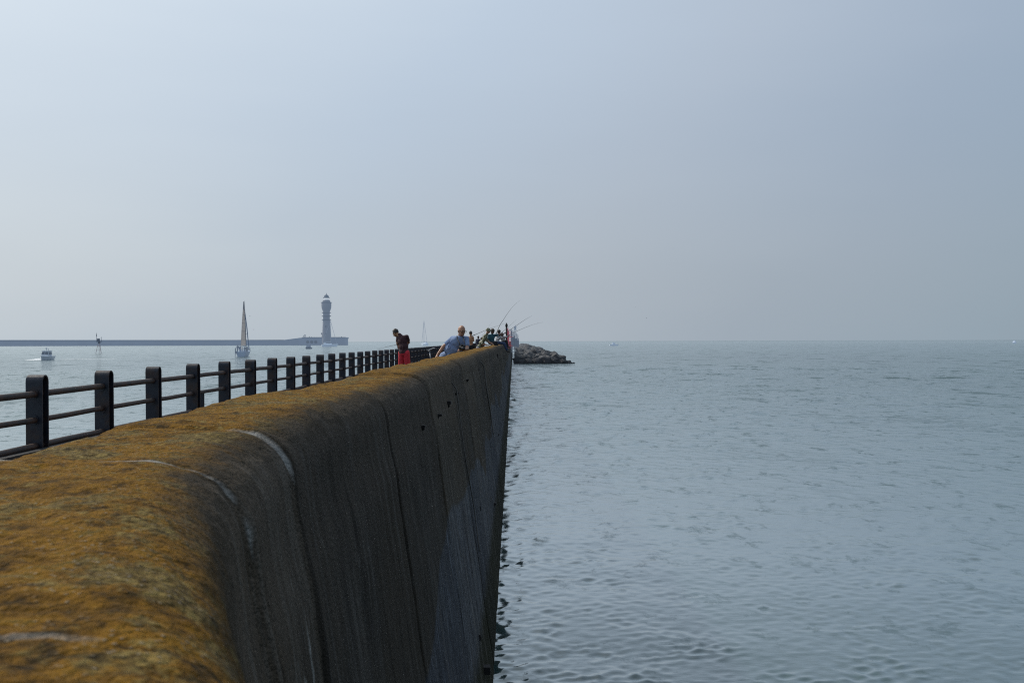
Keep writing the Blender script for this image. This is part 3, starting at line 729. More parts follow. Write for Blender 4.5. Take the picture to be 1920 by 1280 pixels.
stander('smaller farthest angler in grey on the walkway', 901.5, 632.5, 105, (.7, .5, 0), dict(skin='skin_dark', shirt='grey_cloth', legs='black_cloth', hair='hair_brown'), 1.65, sleeve=1.8)
rod('faint thin upright rod rising behind the far anglers', [at(900, 636, 104), at(908.7, 622.5, 104.3), at(917, 611, 104.5), at(924.5, 602, 105)], .012)

# E: leaning over the wall in white
Y = 47.0
person('man in camouflage top and cap leaning over the sea wall on his forearm', (-1.65, Y, DK),
    dict(pelvis=at(898, 652, Y+.15), belly=at(903, 643.5, Y+.08), chest=at(909.5, 632.5, Y), neck=at(913.5, 625.5, Y), head=at(915.8, 620.6, Y), fd=(.85, .25, -.45),
         sl=at(909.5, 629, Y+.18), sr=at(908.5, 631.5, Y-.14), el=at(914, 640, Y+.22), er=at(904.5, 645.2, Y-.22), wl=at(921, 643, Y+.1), wr=at(913, 646.2, Y-.22),
         hipdir=(-.2, -.95, 0), kl=(-1.70, Y+.15, DK+.50), kr=(-1.72, Y-.05, DK+.5), al=(-1.78, Y+.2, DK+.09), ar=(-1.80, Y-.05, DK+.09), foot=(1, .1, 0), hdr=(1, 0, -.05)),
    dict(skin='skin', shirt='camo', legs='grey_cloth', hair='camo'), .014, .01, hairmode='cap', sleeve=.9)
# F: teal T-shirt seated on the wall, arm stretched out
Y = 50.5
person('brown haired angler in teal T-shirt on the wall, arm stretched out with a rod', (-1.05, Y, WT),
    dict(pelvis=at(921.5, 642.0, Y), chest=at(921.5, 631.5, Y), neck=at(923, 626.3, Y), head=at(923.6, 621.6, Y-.02), fd=(.6, -.55, -.5),
         sl=at(926.6, 628.8, Y+.1), sr=at(916.8, 629.2, Y-.08), el=at(936, 627.6, Y+.25), er=at(914.8, 638.5, Y-.15), wl=at(945, 625.2, Y+.4), wr=at(918.5, 642.6, Y-.3),
         kl=at(930, 641.8, Y+.1), kr=at(927.5, 643, Y-.2), al=at(933.5, 650.5, Y+.1), ar=at(931, 651, Y-.2), foot=(1, .1, 0), hdl=(1, .2, .15)),
    dict(skin='skin_dark', shirt='teal_cloth', legs='black_cloth', hair='hair_brown'), .014, .0, hairmode='thick', sleeve=.6)
rod('middle rod of the three reaching right, from the outstretched arm of the teal angler', [at(944, 625.5, 51), at(957, 617.8, 51.3), at(979, 602.8, 52), at(988, 597, 52.3), at(997, 592, 52.6)], .013)
# G: black hair, white and navy top, legs over the edge
Y = 60.0
person('black haired angler in white top and jeans, legs over the seaward edge', (-.92, Y, WT),
    dict(pelvis=at(932.5, 642.3, Y), chest=at(933.5, 631.5, Y), neck=at(934.7, 626.8, Y), head=at(935.6, 622.6, Y), fd=(.75, -.2, -.35),
         sl=at(936.5, 629.4, Y+.15), sr=at(931.8, 629.6, Y-.15), el=at(940, 635, Y+.2), er=at(934, 635.5, Y-.25), wl=at(945.5, 633, Y+.15), wr=at(941, 634, Y-.2),
         hipdir=(.1, -.95, 0), kl=at(946.0, 643.2, Y+.1), kr=at(945.0, 644.0, Y-.15), al=at(951.5, 656, Y+.12), ar=at(950.5, 657, Y-.15), foot=(1, 0, -.2)),
    dict(skin='skin_dark', shirt='white_cloth', legs='jeans', hair='hair_dark'), .016, .0, hairmode='thick', sleeve=.9)
rod('tallest rod, bending high above the seated anglers', [at(929, 628, 60.3), at(936.9, 610, 60.6), at(943.5, 600, 61), at(952, 587, 61.5), at(963, 573, 62), at(976, 562, 62.6)], .019)
rod('thin rod rising just left of the red fence', [at(940, 624, 66), at(948, 617, 66.3), at(958, 608.5, 66.6), at(968, 599, 67)], .012)
# H: striped jersey behind, crouched on the edge
Y = 68.0
person('angler in black and white striped jersey, farthest of those on the wall', (-.8, Y, WT),
    dict(pelvis=at(942, 641.3, Y), chest=at(943, 634.2, Y), neck=at(942.3, 630.6, Y-.02), head=at(941.6, 627.8, Y-.05), fd=(.8, -.2, -.35),
         sl=at(946, 631.8, Y+.1), sr=at(941, 633, Y-.15), el=at(948.5, 632.3, Y+.3), er=at(945, 638, Y-.2), wl=at(953, 630.4, Y+.4), wr=at(949, 637.5, Y-.2),
         hipdir=(.1, -.95, 0), kl=at(950, 639, Y+.2), kr=at(949, 640, Y-.15), al=at(952.5, 648.5, Y+.1), ar=at(951.5, 649, Y-.15), foot=(1, 0, -.2)),
    dict(skin='skin_dark', shirt='stripes', legs='black_cloth', hair='hair_dark'), .018, .01, hairmode='thick', sleeve=1.7)
rod('lowest rod, reaching far right over the water', [at(952, 629.5, 68.6), at(967, 621.6, 69), at(985, 613.8, 69.5), at(1003, 607.3, 70), at(1019, 603.8, 70.4)], .014)

# bicycle leaning on the railing
def bicycle():
    E = empty('bicycle', (-3.62, 46.0, DK), 'dark bicycle with bright handlebar leaning on the iron railing', 'bicycle')
    for y in (-.52, .52):
        bm = bmesh.new(); add_tube(bm, [(0, y+.33*math.cos(a), .34+.33*math.sin(a)) for a in np.linspace(0, 2*math.pi, 29)], .016, 8)
        w = bm_obj('wheel', bm, M['black_plastic'], E, True)
        bm = bmesh.new()
        for k in range(12): a = k*math.pi/6; add_tube(bm, [(0, y, .34), (0, y+.32*math.cos(a), .34+.32*math.sin(a))], .0018, 5)
        add_tube(bm, [(-.04, y, .34), (.04, y, .34)], .02, 10); bm_obj('spokes', bm, M['silver'], w, True)
    bm = bmesh.new()
    for a, b in (((0, .52, .34), (0, .38, .86)), ((0, .38, .78), (0, -.2, .82)), ((0, .38, .72), (0, -.05, .34)), ((0, -.05, .34), (0, -.22, .86)), ((0, -.05, .34), (0, -.52, .34)), ((0, -.2, .78), (0, -.52, .34))):
        add_tube(bm, [a, b], .016, 8)
    bm_obj('frame', bm, M['silver'], E, True)
    bm = bmesh.new(); add_tube(bm, [(-.28, .30, .98), (-.2, .38, .99), (0, .40, .95), (.2, .38, .99), (.28, .30, .98)], .014, 8); add_tube(bm, [(0, .38, .86), (0, .40, .96)], .014, 8); bm_obj('handlebar', bm, M['silver'], E, True)
    bm = bmesh.new(); ellipsoid(bm, (0, -.24, .90), Matrix.Identity(3), (.07, .13, .03), 2); bm_obj('saddle', bm, M['black_plastic'], E, True)
    E.rotation_euler = (0, math.radians(-10), math.radians(4))
bicycle()

# ------------------------------------------------------------------ end of the jetty: red fence, blue-grey fence, ladder, beacon
def fence(name, label, y0, y1, x, zb, h0, h1, mat, nb, mesh_h=.9):
    E = empty(name, (x, y0, zb), label, 'fence')
    n = nb
    for k in range(n):
        y = (y1-y0)*k/(n-1); h = h0+(h1-h0)*k/(n-1)
        bm = bmesh.new(); add_box(bm, (0, y, h/2), (.09, .09, h), bevel=.01); add_lathe(bm, [(.045, 0), (.001, .12)], (0, y, h), 8)
        bm_obj('post', bm, mat, E)
    for zf in (.25, .6, .95):
        bm = bmesh.new(); add_box(bm, (0, (y1-y0)/2, 0), (.05, (y1-y0), .05))
        r_ = bm_obj('rail', bm, mat, E); r_.location = (0, 0, h1*zf)
    bm = bmesh.new()
    for k in range(int((y1-y0)/.35)): add_box(bm, (0, .2+k*.35, h1*.5), (.018, .018, h1*.92))
    bm_obj('bars', bm, mat, E)
    # fan-shaped end guard reaching out over the sea
    bm = bmesh.new(); nb_ = int(mesh_h/.075)
    for q in range(nb_): x_ = q*.075; z_ = h0*(1-.38*q/nb_); add_box(bm, (x_, -.3, z_/2-.10), (.035, .035, z_+.2)); add_lathe(bm, [(.018, 0), (.001, .12)], (x_, -.3, z_), 6)
    for zf in (.02, h0*.45): add_box(bm, (mesh_h/2, -.335, zf), (mesh_h, .03, .05))
    bm_obj('end_guard', bm, mat, E)
    return E
M['hazy_red_paint'] = simple('hazy_red_paint', (.48, .08, .10), .6, .3, 5, air=(.55, .18, .25), airs=.22)  # reddish emission brightens the shaded bars as painted haze
M['bluegrey'] = simple('hazy_blue_grey_paint', (.07, .11, .18), .6, .3, 5, air=HAZE, airs=.17)  # bluish tint and glow paint distance haze onto the steel
M['bluepale'] = simple('hazy_pale_blue_paint', (.14, .19, .25), .6, .3, 3, air=HAZE, airs=.36)  # paleness is distance haze put into colour and glow
fence('red_fence', 'tall red barred fence on the wall top just beyond the seated anglers', 84, 132, -.58, WT-.2, 1.62, 1.4, M['hazy_red_paint'], 7, .52)
bm = bmesh.new(); add_tube(bm, [(0, 0, 0), (0, 0, 1.42)], .07, 10); add_lathe(bm, [(.07, 0), (.10, .05), (.10, .2), (.001, .36)], (0, 0, 1.38), 10)
o = bm_obj('marker_post', bm, M['black_iron'], None, True); o.location = (-.55, 83, WT-.06); tag(o, 'dark pointed post at the near end of the red fence', 'post')
fence('grey_fence', 'blue-grey barred fence on the wall top beyond the red fence', 138, 225, -.32, WT-.55, 2.3, 1.5, M['bluegrey'], 9, 1.05)
# outboard cage ladder
E = empty('ladder', (.02, 92, 2.1), 'pale steel ladder hanging over the seaward side of the wall', 'ladder')
for x in (-.22, .10):
    bm = bmesh.new(); add_tube(bm, [(x, 0, .15), (x, 0, 1.6), (x-.3, 0, 1.75)], .03, 8); bm_obj('side_rail', bm, M['bluegrey'], E, True)
for k in range(6):
    bm = bmesh.new(); add_tube(bm, [(-.22, 0, .15+.27*k), (.10, 0, .15+.27*k)], .022, 8); bm_obj('rung', bm, M['bluegrey'], E, True)
# beacon on the jetty head
Y = 255
E = empty('harbour_beacon', (.4, Y, 1.9), 'pale blue-grey steel harbour light on a panelled platform at the jetty end', 'beacon')
px_m = 1920/Y
bm = bmesh.new(); add_box(bm, (.05, 0, .75), (1.9, 3, 1.5), bevel=.05)
for k in range(-3, 4): add_box(bm, (.05+k*.28, -1.52, .75), (.05, .04, 1.4))
bm_obj('platform', bm, M['bluegrey'], E)
bm = bmesh.new(); add_box(bm, (-.55, 0, 1.9), (.8, 2.4, .8), bevel=.04); add_box(bm, (.0, 0, 1.65), (1.0, 2.4, .3), bevel=.03); bm_obj('cabin', bm, M['bluegrey'], E)
for x, h in ((-.8, 3.7), (.55, 2.2), (.9, 1.9)):
    bm = bmesh.new(); add_tube(bm, [(x, -1.2, 1.4), (x, -1.2, h)], .06, 8); bm_obj('mast', bm, M['bluegrey'], E)
bm = bmesh.new()
for sx_, sy_ in ((-1, -1), (1, -1), (1, 1), (-1, 1)):
    add_tube(bm, [(.05+sx_*.42, sy_*.42, 1.5), (.05+sx_*.16, sy_*.16, 4.0)], .06, 6)
for k in range(6):
    w = .40-.045*k; z = 1.7+.42*k; add_box(bm, (.05, 0, z), (2*w, 2*w, .05))
bm_obj('lattice', bm, M['bluepale'], E)
bm = bmesh.new(); add_lathe(bm, [(.15, 0), (.48, .05), (.48, .14), (.28, .16), (.28, .62), (.40, .64), (.34, .82), (.05, 1.0), (.03, 1.4)], (.05, 0, 4.0), 16); bm_obj('lantern', bm, M['bluepale'], E, False)
bm = bmesh.new()
for k in range(3):
    for x in (-.7, .8): add_tube(bm, [(x, -1.2+k*1.2, -2.2), (x, -1.2+k*1.2, .1)], .12, 8)
bm_obj('piles', bm, M['bluegrey'], E)

# ------------------------------------------------------------------ boulders of the breakwater beside the jetty end
def rock_mesh(i):
    bm = bmesh.new(); bmesh.ops.create_icosphere(bm, subdivisions=2, radius=1)
    for v in bm.verts:
        n = v.co.normalized(); p = 5.0
        q = (abs(n.x)**p+abs(n.y)**p+abs(n.z)**p)**(-1/p)
        f = float(fbm(n.x*1.3+i*7, n.y*1.3, n.z*1.3, 100+i, 3))
        v.co = n*q*(.74+.5*f)
    me = bpy.data.meshes.new('boulder'); bm.to_mesh(me); bm.free(); me.shade_flat(); return me
def rock_mat():
    t = NT('wet_boulder'); p = t.pos(); n = t.noise(p, 1.6, 5, .6)
    sp = t.n('ShaderNodeSeparateXYZ'); t.l(p, sp.inputs[0])
    z = t.math('ADD', sp.outputs['Z'], t.math('MULTIPLY', t.math('SUBTRACT', n, .5), .5))
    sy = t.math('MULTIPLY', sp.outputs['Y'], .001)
    dry = t.mix(t.ramp(n, [(.35, 0), (.65, 1)]), (.030, .030, .034), (.13, .125, .12))
    oi = t.n('ShaderNodeObjectInfo').outputs['Random']; dry = t.mix(1.0, dry, t.ramp(oi, [(0, .35), (1, 1.25)]), 'MULTIPLY')
    c = t.mix(t.ramp(z, [(.70, 1), (1.15, 0)]), dry, (.014, .015, .020))
    t.l(c, t.p.inputs['Base Color']); t.set(Roughness=.85); t.bump(t.noise(p, 6, 5), .5, .06)
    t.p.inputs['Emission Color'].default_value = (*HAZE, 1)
    t.l(t.ramp(sy, [(.14, .015), (.18, .05), (.42, .16)]), t.p.inputs['Emission Strength'])  # haze painted as emission, stronger on farther rocks
    return t.m
RM = rock_mat(); RMS = [rock_mesh(i) for i in range(7)]
for m_ in RMS: m_.materials.append(RM)
def mound_h(x, y):
    cxx = 3.2+.003*(y-145); w = 4.9 if y < 170 else 3.9-.002*(y-170)
    return max(-.4, 1.30*(1-abs((x-cxx)/w)**1.9))*min(1, .55+(y-145)/22)
rr = random.Random(5); rocks = []
for row, y in enumerate(np.arange(146.5, 184, 2.0)):
    y = float(y)
    nxr = 6
    for k in range(nxr):
        x = .55+(8.0-.55)*(k+rr.uniform(.1, .9))/nxr; h = mound_h(x, y)
        if h < -.35 or len(rocks) >= 255: continue
        if y > 166 and (x < 1.0 or x > 7.4): continue
        rocks.append((x, y+rr.uniform(-.5, .5), h-.34+rr.uniform(-.35, .40), rr.uniform(.45, .95)))
rocks += [(.55, 146.2, .35, .75), (1.2, 146.0, .25, .65), (7.9, 146, .0, .5), (8.4, 146.2, -.12, .35), (7.2, 145.8, .15, .62), (2.2, 145.6, .2, .8), (3.4, 145.4, .25, .85), (4.7, 145.5, .2, .8), (5.9, 145.6, .2, .7)]
proto = None
GR = 'rounded boulders of the breakwater off the jetty end'
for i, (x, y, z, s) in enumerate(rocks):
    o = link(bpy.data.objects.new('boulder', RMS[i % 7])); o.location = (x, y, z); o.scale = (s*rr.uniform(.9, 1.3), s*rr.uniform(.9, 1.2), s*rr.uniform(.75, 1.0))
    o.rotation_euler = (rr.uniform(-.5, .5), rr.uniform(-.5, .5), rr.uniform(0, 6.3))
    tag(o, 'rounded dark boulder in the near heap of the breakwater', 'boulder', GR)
Vs, Fs, off = [], [], 0
base = []
for m_ in RMS:
    v = np.zeros(len(m_.vertices)*3, np.float32); m_.vertices.foreach_get('co', v); f = np.zeros(len(m_.polygons)*3, np.int32); m_.polygons.foreach_get('vertices', f); base.append((v.reshape(-1, 3), f.reshape(-1, 3)))
y = 184.0
while y < 430:
    for k in range(8):
        x = 1.1+6.3*(k+rr.random())/8; h = mound_h(x, y)
        if h < -.3: continue
        v, f = base[rr.randrange(7)]; s = rr.uniform(.5, .95); a = rr.uniform(0, 6.28); b = rr.uniform(-.6, .6)
        Rm = np.array((Matrix.Rotation(a, 3, 'Z') @ Matrix.Rotation(b, 3, 'X')))
        Vs.append((v*s*np.array([1.1, 1, .9])) @ Rm.T + np.array([x, y+rr.uniform(-.6, .6), h-.15+rr.uniform(-.3, .4)])); Fs.append(f+off); off += len(v)
    y += 2.3*(1+(y-184)/250)
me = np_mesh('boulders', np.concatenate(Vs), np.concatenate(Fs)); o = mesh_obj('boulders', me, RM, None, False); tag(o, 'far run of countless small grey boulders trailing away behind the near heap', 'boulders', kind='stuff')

# ------------------------------------------------------------------ far breakwater and lighthouse
Y = 815.0
AIR = (.30, .40, .56)  # haze tint, given to far things as emission
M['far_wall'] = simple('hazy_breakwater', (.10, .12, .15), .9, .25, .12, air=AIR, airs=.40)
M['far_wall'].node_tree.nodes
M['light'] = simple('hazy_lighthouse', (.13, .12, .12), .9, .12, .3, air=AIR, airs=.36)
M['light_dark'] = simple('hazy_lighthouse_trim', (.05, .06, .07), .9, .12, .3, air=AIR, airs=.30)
M['light_white'] = simple('hazy_lantern', (.75, .75, .75), .5, .1, .3, air=(.5, .55, .6), airs=.8)  # emission only whitens the lantern band, no lit lamp
E = empty('breakwater', (at(400, 647, Y).x, Y, 0), 'long low hazy breakwater wall on the left horizon carrying the lighthouse', 'breakwater')
ex = E.location.x
def wp(px, py): p = at(px, py, Y); return (p.x-ex, p.z)
bm = bmesh.new()
pts = [wp(-700, 637.6), wp(40, 637.2), wp(300, 637.2), wp(532, 637.2), wp(562, 633.2), wp(580, 632.6), wp(645.5, 632.4), wp(648.5, 632.2), wp(648.5, 633.4), wp(647.4, 636), wp(647.4, 650)]
pts = [(x, z) for x, z in pts] + [(wp(-700, 650)[0], -1)]
fr_ = [bm.verts.new((x, 0, z)) for x, z in pts]; bk = [bm.verts.new((x, 14, z)) for x, z in pts]
bm.faces.new(fr_); bm.faces.new(bk[::-1])
for i in range(len(pts)): j = (i+1) % len(pts); bm.faces.new((fr_[i], bk[i], bk[j], fr_[j]))
bmesh.ops.recalc_face_normals(bm, faces=bm.faces)
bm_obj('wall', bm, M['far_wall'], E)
bm = bmesh.new(); a = wp(-700, 637); b = wp(532, 637.0)
add_box(bm, ((a[0]+b[0])/2, -.1, b[1]-.12), (b[0]-a[0], .5, .35)); c1_ = wp(566, 632.4); c2_ = wp(648, 632.0); add_box(bm, ((c1_[0]+c2_[0])/2, -.1, c2_[1]-.1), (c2_[0]-c1_[0], .6, .45)); bm_obj('coping', bm, M['light_dark'], E)
bm = bmesh.new()
for px in (592, 584.5, 577): x, z = wp(px, 641); add_lathe(bm, [(.01, 0), (1.3, .01), (1.3, .1), (.01, .2)], (0, 0, 0), 14); bmesh.ops.rotate(bm, verts=bm.verts[-56:], matrix=Matrix.Rotation(math.pi/2, 3, 'X')); bmesh.ops.translate(bm, verts=bm.verts[-56:], vec=(x, -.1, z))
bm_obj('fender', bm, M['light_dark'], E)
# lighthouse
k = Y/1920
L0 = at(612.2, 640, Y-6)
E = empty('lighthouse', (L0.x, Y-6, 0), 'tall hazy grey lighthouse tower with ringed shaft, bulging head and domed lantern', 'lighthouse')
zz_ = lambda py: at(612, py, Y-6).z
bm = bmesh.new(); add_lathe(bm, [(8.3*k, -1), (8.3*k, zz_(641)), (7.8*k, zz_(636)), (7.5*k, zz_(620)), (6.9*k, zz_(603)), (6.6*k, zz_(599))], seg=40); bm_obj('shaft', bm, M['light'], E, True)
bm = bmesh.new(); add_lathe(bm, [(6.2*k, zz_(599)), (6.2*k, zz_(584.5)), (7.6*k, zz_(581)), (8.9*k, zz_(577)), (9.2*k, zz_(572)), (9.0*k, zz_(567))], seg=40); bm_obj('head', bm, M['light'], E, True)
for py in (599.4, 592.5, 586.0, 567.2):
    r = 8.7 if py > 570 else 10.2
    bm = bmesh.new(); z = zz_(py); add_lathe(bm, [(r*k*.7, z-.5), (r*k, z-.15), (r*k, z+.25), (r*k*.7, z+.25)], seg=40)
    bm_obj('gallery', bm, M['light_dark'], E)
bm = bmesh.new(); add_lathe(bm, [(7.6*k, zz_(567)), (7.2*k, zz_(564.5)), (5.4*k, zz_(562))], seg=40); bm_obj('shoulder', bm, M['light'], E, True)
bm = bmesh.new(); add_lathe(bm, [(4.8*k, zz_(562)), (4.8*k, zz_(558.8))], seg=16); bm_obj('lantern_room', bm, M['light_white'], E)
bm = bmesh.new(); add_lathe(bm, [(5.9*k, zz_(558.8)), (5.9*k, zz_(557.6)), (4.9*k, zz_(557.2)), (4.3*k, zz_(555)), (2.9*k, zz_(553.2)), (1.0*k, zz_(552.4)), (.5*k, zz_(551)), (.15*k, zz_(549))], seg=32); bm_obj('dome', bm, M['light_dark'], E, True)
bm = bmesh.new()
add_box(bm, (0, -6.9*k, zz_(612)), (.8, .4, 1.6)); add_box(bm, (0, -7.3*k, zz_(626)), (.8, .4, 1.6)); bm_obj('windows', bm, M['light_dark'], E)
for i, (px, py0, h, w, lab) in enumerate([(567.6, 632.6, 1.7, .35, 'slim dark post standing on the breakwater ramp, left of a thicker one'), (570.4, 632.5, 2.2, .8, 'thick dark pillar on the breakwater left of the lighthouse'), (578.5, 632.5, .9, .5, 'low dark bollard on the breakwater, halfway to the lighthouse'), (583, 632.5, .5, .6, 'lowest bollard on the breakwater between pillar and lighthouse'), (639.3, 632.2, .7, .5, 'low bollard near the right end of the breakwater')]):
    p = at(px, py0, Y); bm = bmesh.new(); add_lathe(bm, [(w*.6, -.2), (w*.5, .1), (w*.45, h*.8), (w*.62, h*.85), (w*.62, h), (w*.2, h*1.05)], seg=12); o = bm_obj('bollard' if h < 1.5 else 'pillar', bm, M['light_dark']); o.location = (p.x, Y-.0+3, p.z); tag(o, lab, 'bollard' if h < 1.5 else 'pillar')
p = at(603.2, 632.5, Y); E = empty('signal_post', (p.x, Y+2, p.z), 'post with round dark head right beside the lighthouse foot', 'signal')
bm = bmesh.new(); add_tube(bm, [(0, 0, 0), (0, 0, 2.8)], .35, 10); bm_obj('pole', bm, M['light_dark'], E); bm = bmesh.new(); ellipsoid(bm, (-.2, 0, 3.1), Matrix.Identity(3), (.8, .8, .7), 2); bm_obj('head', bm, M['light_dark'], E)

# ------------------------------------------------------------------ tripod beacon in the harbour
p = at(186, 662.3, 285); E = empty('sea_marker', (p.x, p.y, 0), 'rusty legged marker tripod with dark lamp box standing in the harbour', 'sea marker')
mk = simple('marker_red', (.36, .16, .10), .7, .3, 2, air=AIR, airs=.22); mkd = simple('marker_dark', (.03, .05, .09), .7, .3, 2, air=AIR, airs=.12)  # emission paints haze onto legs and lamp box
for a in range(4):
    x, y = [(-.85, -.6), (.85, -.6), (.35, .8), (-.35, .8)][a]
    bm = bmesh.new(); add_tube(bm, [(x, y, -.6), (x*.18, y*.18, 3.2)], .06, 8); bm_obj('leg', bm, mk, E)
bm = bmesh.new()
for z in (.9, 2.0): s = 1-z/3.9; add_box(bm, (0, -.6*s, z), (1.7*s, .06, .06)); add_box(bm, (0, .8*s, z), (.7*s, .06, .06))
bm_obj('brace', bm, mk, E)
bm = bmesh.new(); add_box(bm, (.05, 0, 3.3), (1.15, .9, .14)); add_box(bm, (-.2, 0, 3.75), (.62, .6, .75), bevel=.05); add_box(bm, (0, 0, 3.0), (.5, .5, .5)); bm_obj('lamp_box', bm, mkd, E)
bm = bmesh.new(); add_tube(bm, [(-.72, 0, 3.2), (-.72, 0, 5.7)], .05, 6); add_box(bm, (-.72, 0, 5.0), (.16, .1, .5)); bm_obj('aerial', bm, mkd, E)
bm = bmesh.new(); add_tube(bm, [(.62, 0, 3.3), (.62, 0, 4.6)], .045, 6); add_tube(bm, [(-.5, 0, 4.2), (.62, 0, 4.2)], .03, 6); bm_obj('rail', bm, mkd, E)

# ------------------------------------------------------------------ boats
def hull(bm, L, B, H, draft=.3, stern=.85, rake=.12, sheer=.25, n=22):
    """bow at +y; sections from keel to gunwale"""
    rings = []
    for i in range(n+1):
        t = i/n; y = -L/2+L*t
        w = B/2*(stern+(1-stern)*math.sin(min(1, t*2.2)*math.pi/2))*(1-max(0, (t-.45)/.55)**2.2)
        w = max(w, .01); h = H*(1+sheer*max(0, t-.3)**2*2)
        row = []
        for k in range(9):
            s = k/8; zz = -draft+(h+draft)*s; wv = w*(.25+.75*s**.45) if t < .99 else w
            row.append((wv, y+rake*L*(s-.35)*max(0, t-.6)/.4, zz))
        pts = [(-x, y_, z) for x, y_, z in row[::-1]] + row
        rings.append([bm.verts.new(q) for q in pts])
    for i in range(n):
        for k in range(len(rings[0])-1): bm.faces.new((rings[i][k], rings[i+1][k], rings[i+1][k+1], rings[i][k+1]))
        bm.faces.new((rings[i][0], rings[i][-1], rings[i+1][-1], rings[i+1][0]))   # deck
    bm.faces.new(rings[0]); bm.faces.new(rings[-1][::-1]); bmesh.ops.recalc_face_normals(bm, faces=bm.faces)
def pmat(n, c, air=.2, **kw): return simple(n, c, kw.get('rough', .4), .12, 1.5, air=AIR, airs=air)  # boat and gull materials carry painted haze as emission
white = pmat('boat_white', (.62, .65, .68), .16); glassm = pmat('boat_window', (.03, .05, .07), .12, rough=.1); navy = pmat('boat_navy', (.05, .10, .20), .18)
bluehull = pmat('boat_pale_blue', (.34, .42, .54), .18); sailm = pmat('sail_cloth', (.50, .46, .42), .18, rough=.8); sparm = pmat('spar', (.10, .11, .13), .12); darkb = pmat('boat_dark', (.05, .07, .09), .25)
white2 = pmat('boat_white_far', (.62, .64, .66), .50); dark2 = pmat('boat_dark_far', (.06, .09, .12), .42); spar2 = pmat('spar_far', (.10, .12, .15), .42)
# white cabin cruiser heading in
def cruiser(px, py, Y, heading, L, B, label, hm, dm, gm, H=.85, cab=True):
    p = at(px, py, Y); E = empty('motorboat', (p.x, p.y, 0), label, 'motorboat', None, heading)
    bm = bmesh.new(); hull(bm, L, B, H); bm_obj('hull', bm, hm, E, False)
    bm = bmesh.new(); add_tube(bm, [(B/2*.99*math.cos(0)*s_, y, H*1.0+.02) for s_, y in ((1, -L*.45), (1, 0))], .05, 6); add_tube(bm, [(-B/2*.99, -L*.45, H+.02), (-B/2*.99, 0, H+.02)], .05, 6); bm_obj('rub_rail', bm, dm, E)
    if cab:
        bm = bmesh.new(); vs = []
        b0 = [(-B*.38, -L*.22, H-.05), (B*.38, -L*.22, H-.05), (B*.36, L*.20, H-.05), (-B*.36, L*.20, H-.05)]; t0 = [(-B*.34, -L*.2, H+1.0), (B*.34, -L*.2, H+1.0), (B*.30, L*.08, H+1.0), (-B*.30, L*.08, H+1.0)]
        v = [bm.verts.new(q) for q in b0+t0]
        for f in ((0, 1, 2, 3), (7, 6, 5, 4), (0, 4, 5, 1), (1, 5, 6, 2), (2, 6, 7, 3), (3, 7, 4, 0)): bm.faces.new([v[i] for i in f])
        add_box(bm, (0, -L*.06, H+1.03), (B*.76, L*.34, .07), bevel=.02); bmesh.ops.recalc_face_normals(bm, faces=bm.faces); bm_obj('cabin', bm, hm, E)
        bm = bmesh.new()
        for x in (-B*.17, B*.17): add_box(bm, (x, L*.13+.09, H+.62), (B*.28, .05, .5), Matrix.Rotation(math.radians(24), 3, 'X'))
        for s in (-1, 1):
            for q in range(2): add_box(bm, (s*B*.362, -L*.12+q*L*.14, H+.62), (.05, L*.11, .42))
        bm_obj('window', bm, gm, E)
        bm = bmesh.new(); add_tube(bm, [(B*.1, -L*.1, H+1.05), (B*.1, -L*.1, H+1.6)], .035, 6); add_tube(bm, [(-B*.2, 0, H+1.05), (-B*.2, 0, H+1.45)], .03, 6); add_box(bm, (B*.1, -L*.1, H+1.45), (.3, .1, .12)); bm_obj('aerial', bm, dm, E)
    bm = bmesh.new(); add_tube(bm, [(s_, y, z) for s_, y, z in ((-B*.42, 0, H), (-B*.42, 0, H+.35), (-B*.2, L*.36, H+.5), (0, L*.5, H+.5), (B*.2, L*.36, H+.5), (B*.42, 0, H+.35), (B*.42, 0, H))], .025, 6); bm_obj('bow_rail', bm, dm, E)
    return E
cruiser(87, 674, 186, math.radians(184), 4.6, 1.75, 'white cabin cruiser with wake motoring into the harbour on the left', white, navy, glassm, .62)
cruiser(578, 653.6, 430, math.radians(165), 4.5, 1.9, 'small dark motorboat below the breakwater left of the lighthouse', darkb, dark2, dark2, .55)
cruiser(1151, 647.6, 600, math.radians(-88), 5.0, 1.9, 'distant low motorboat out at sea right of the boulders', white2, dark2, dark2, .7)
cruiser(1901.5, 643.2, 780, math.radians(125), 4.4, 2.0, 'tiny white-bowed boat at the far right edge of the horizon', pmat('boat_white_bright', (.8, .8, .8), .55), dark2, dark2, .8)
def foam_mat():
    t = NT('foam'); n = t.noise(t.mapping(t.pos(), (.7, 2, 1)), 3, 5, .7)
    tr = t.n('ShaderNodeBsdfTransparent'); ms = t.n('ShaderNodeMixShader')
    t.set(Roughness=.9); t.p.inputs['Base Color'].default_value = (.75, .78, .8, 1)
    t.l(t.ramp(n, [(.30, 0), (.42, 1)]), ms.inputs[0]); t.l(tr.outputs[0], ms.inputs[1]); t.l(t.p.outputs[0], ms.inputs[2]); t.l(ms.outputs[0], t.out.inputs[0]); return t.m
FM = foam_mat()
def foam(pts, label):
    bm = bmesh.new(); up_, dn = [], []
    for px, py, w, h in pts:
        c = at(px, py, 3.3*1920/(py-641.0+.003*0)) if False else None
        Yd = px[1]; x = px[0]
        up_.append(bm.verts.new((x, Yd+w/2, h))); dn.append(bm.verts.new((x, Yd-w/2, .03)))
    for i in range(len(pts)-1): bm.faces.new((dn[i], dn[i+1], up_[i+1], up_[i]))
    o = bm_obj('wake', bm, FM, None, True); tag(o, label, 'wake', kind='stuff')
bx, by = at(87, 674, 186).x, 186
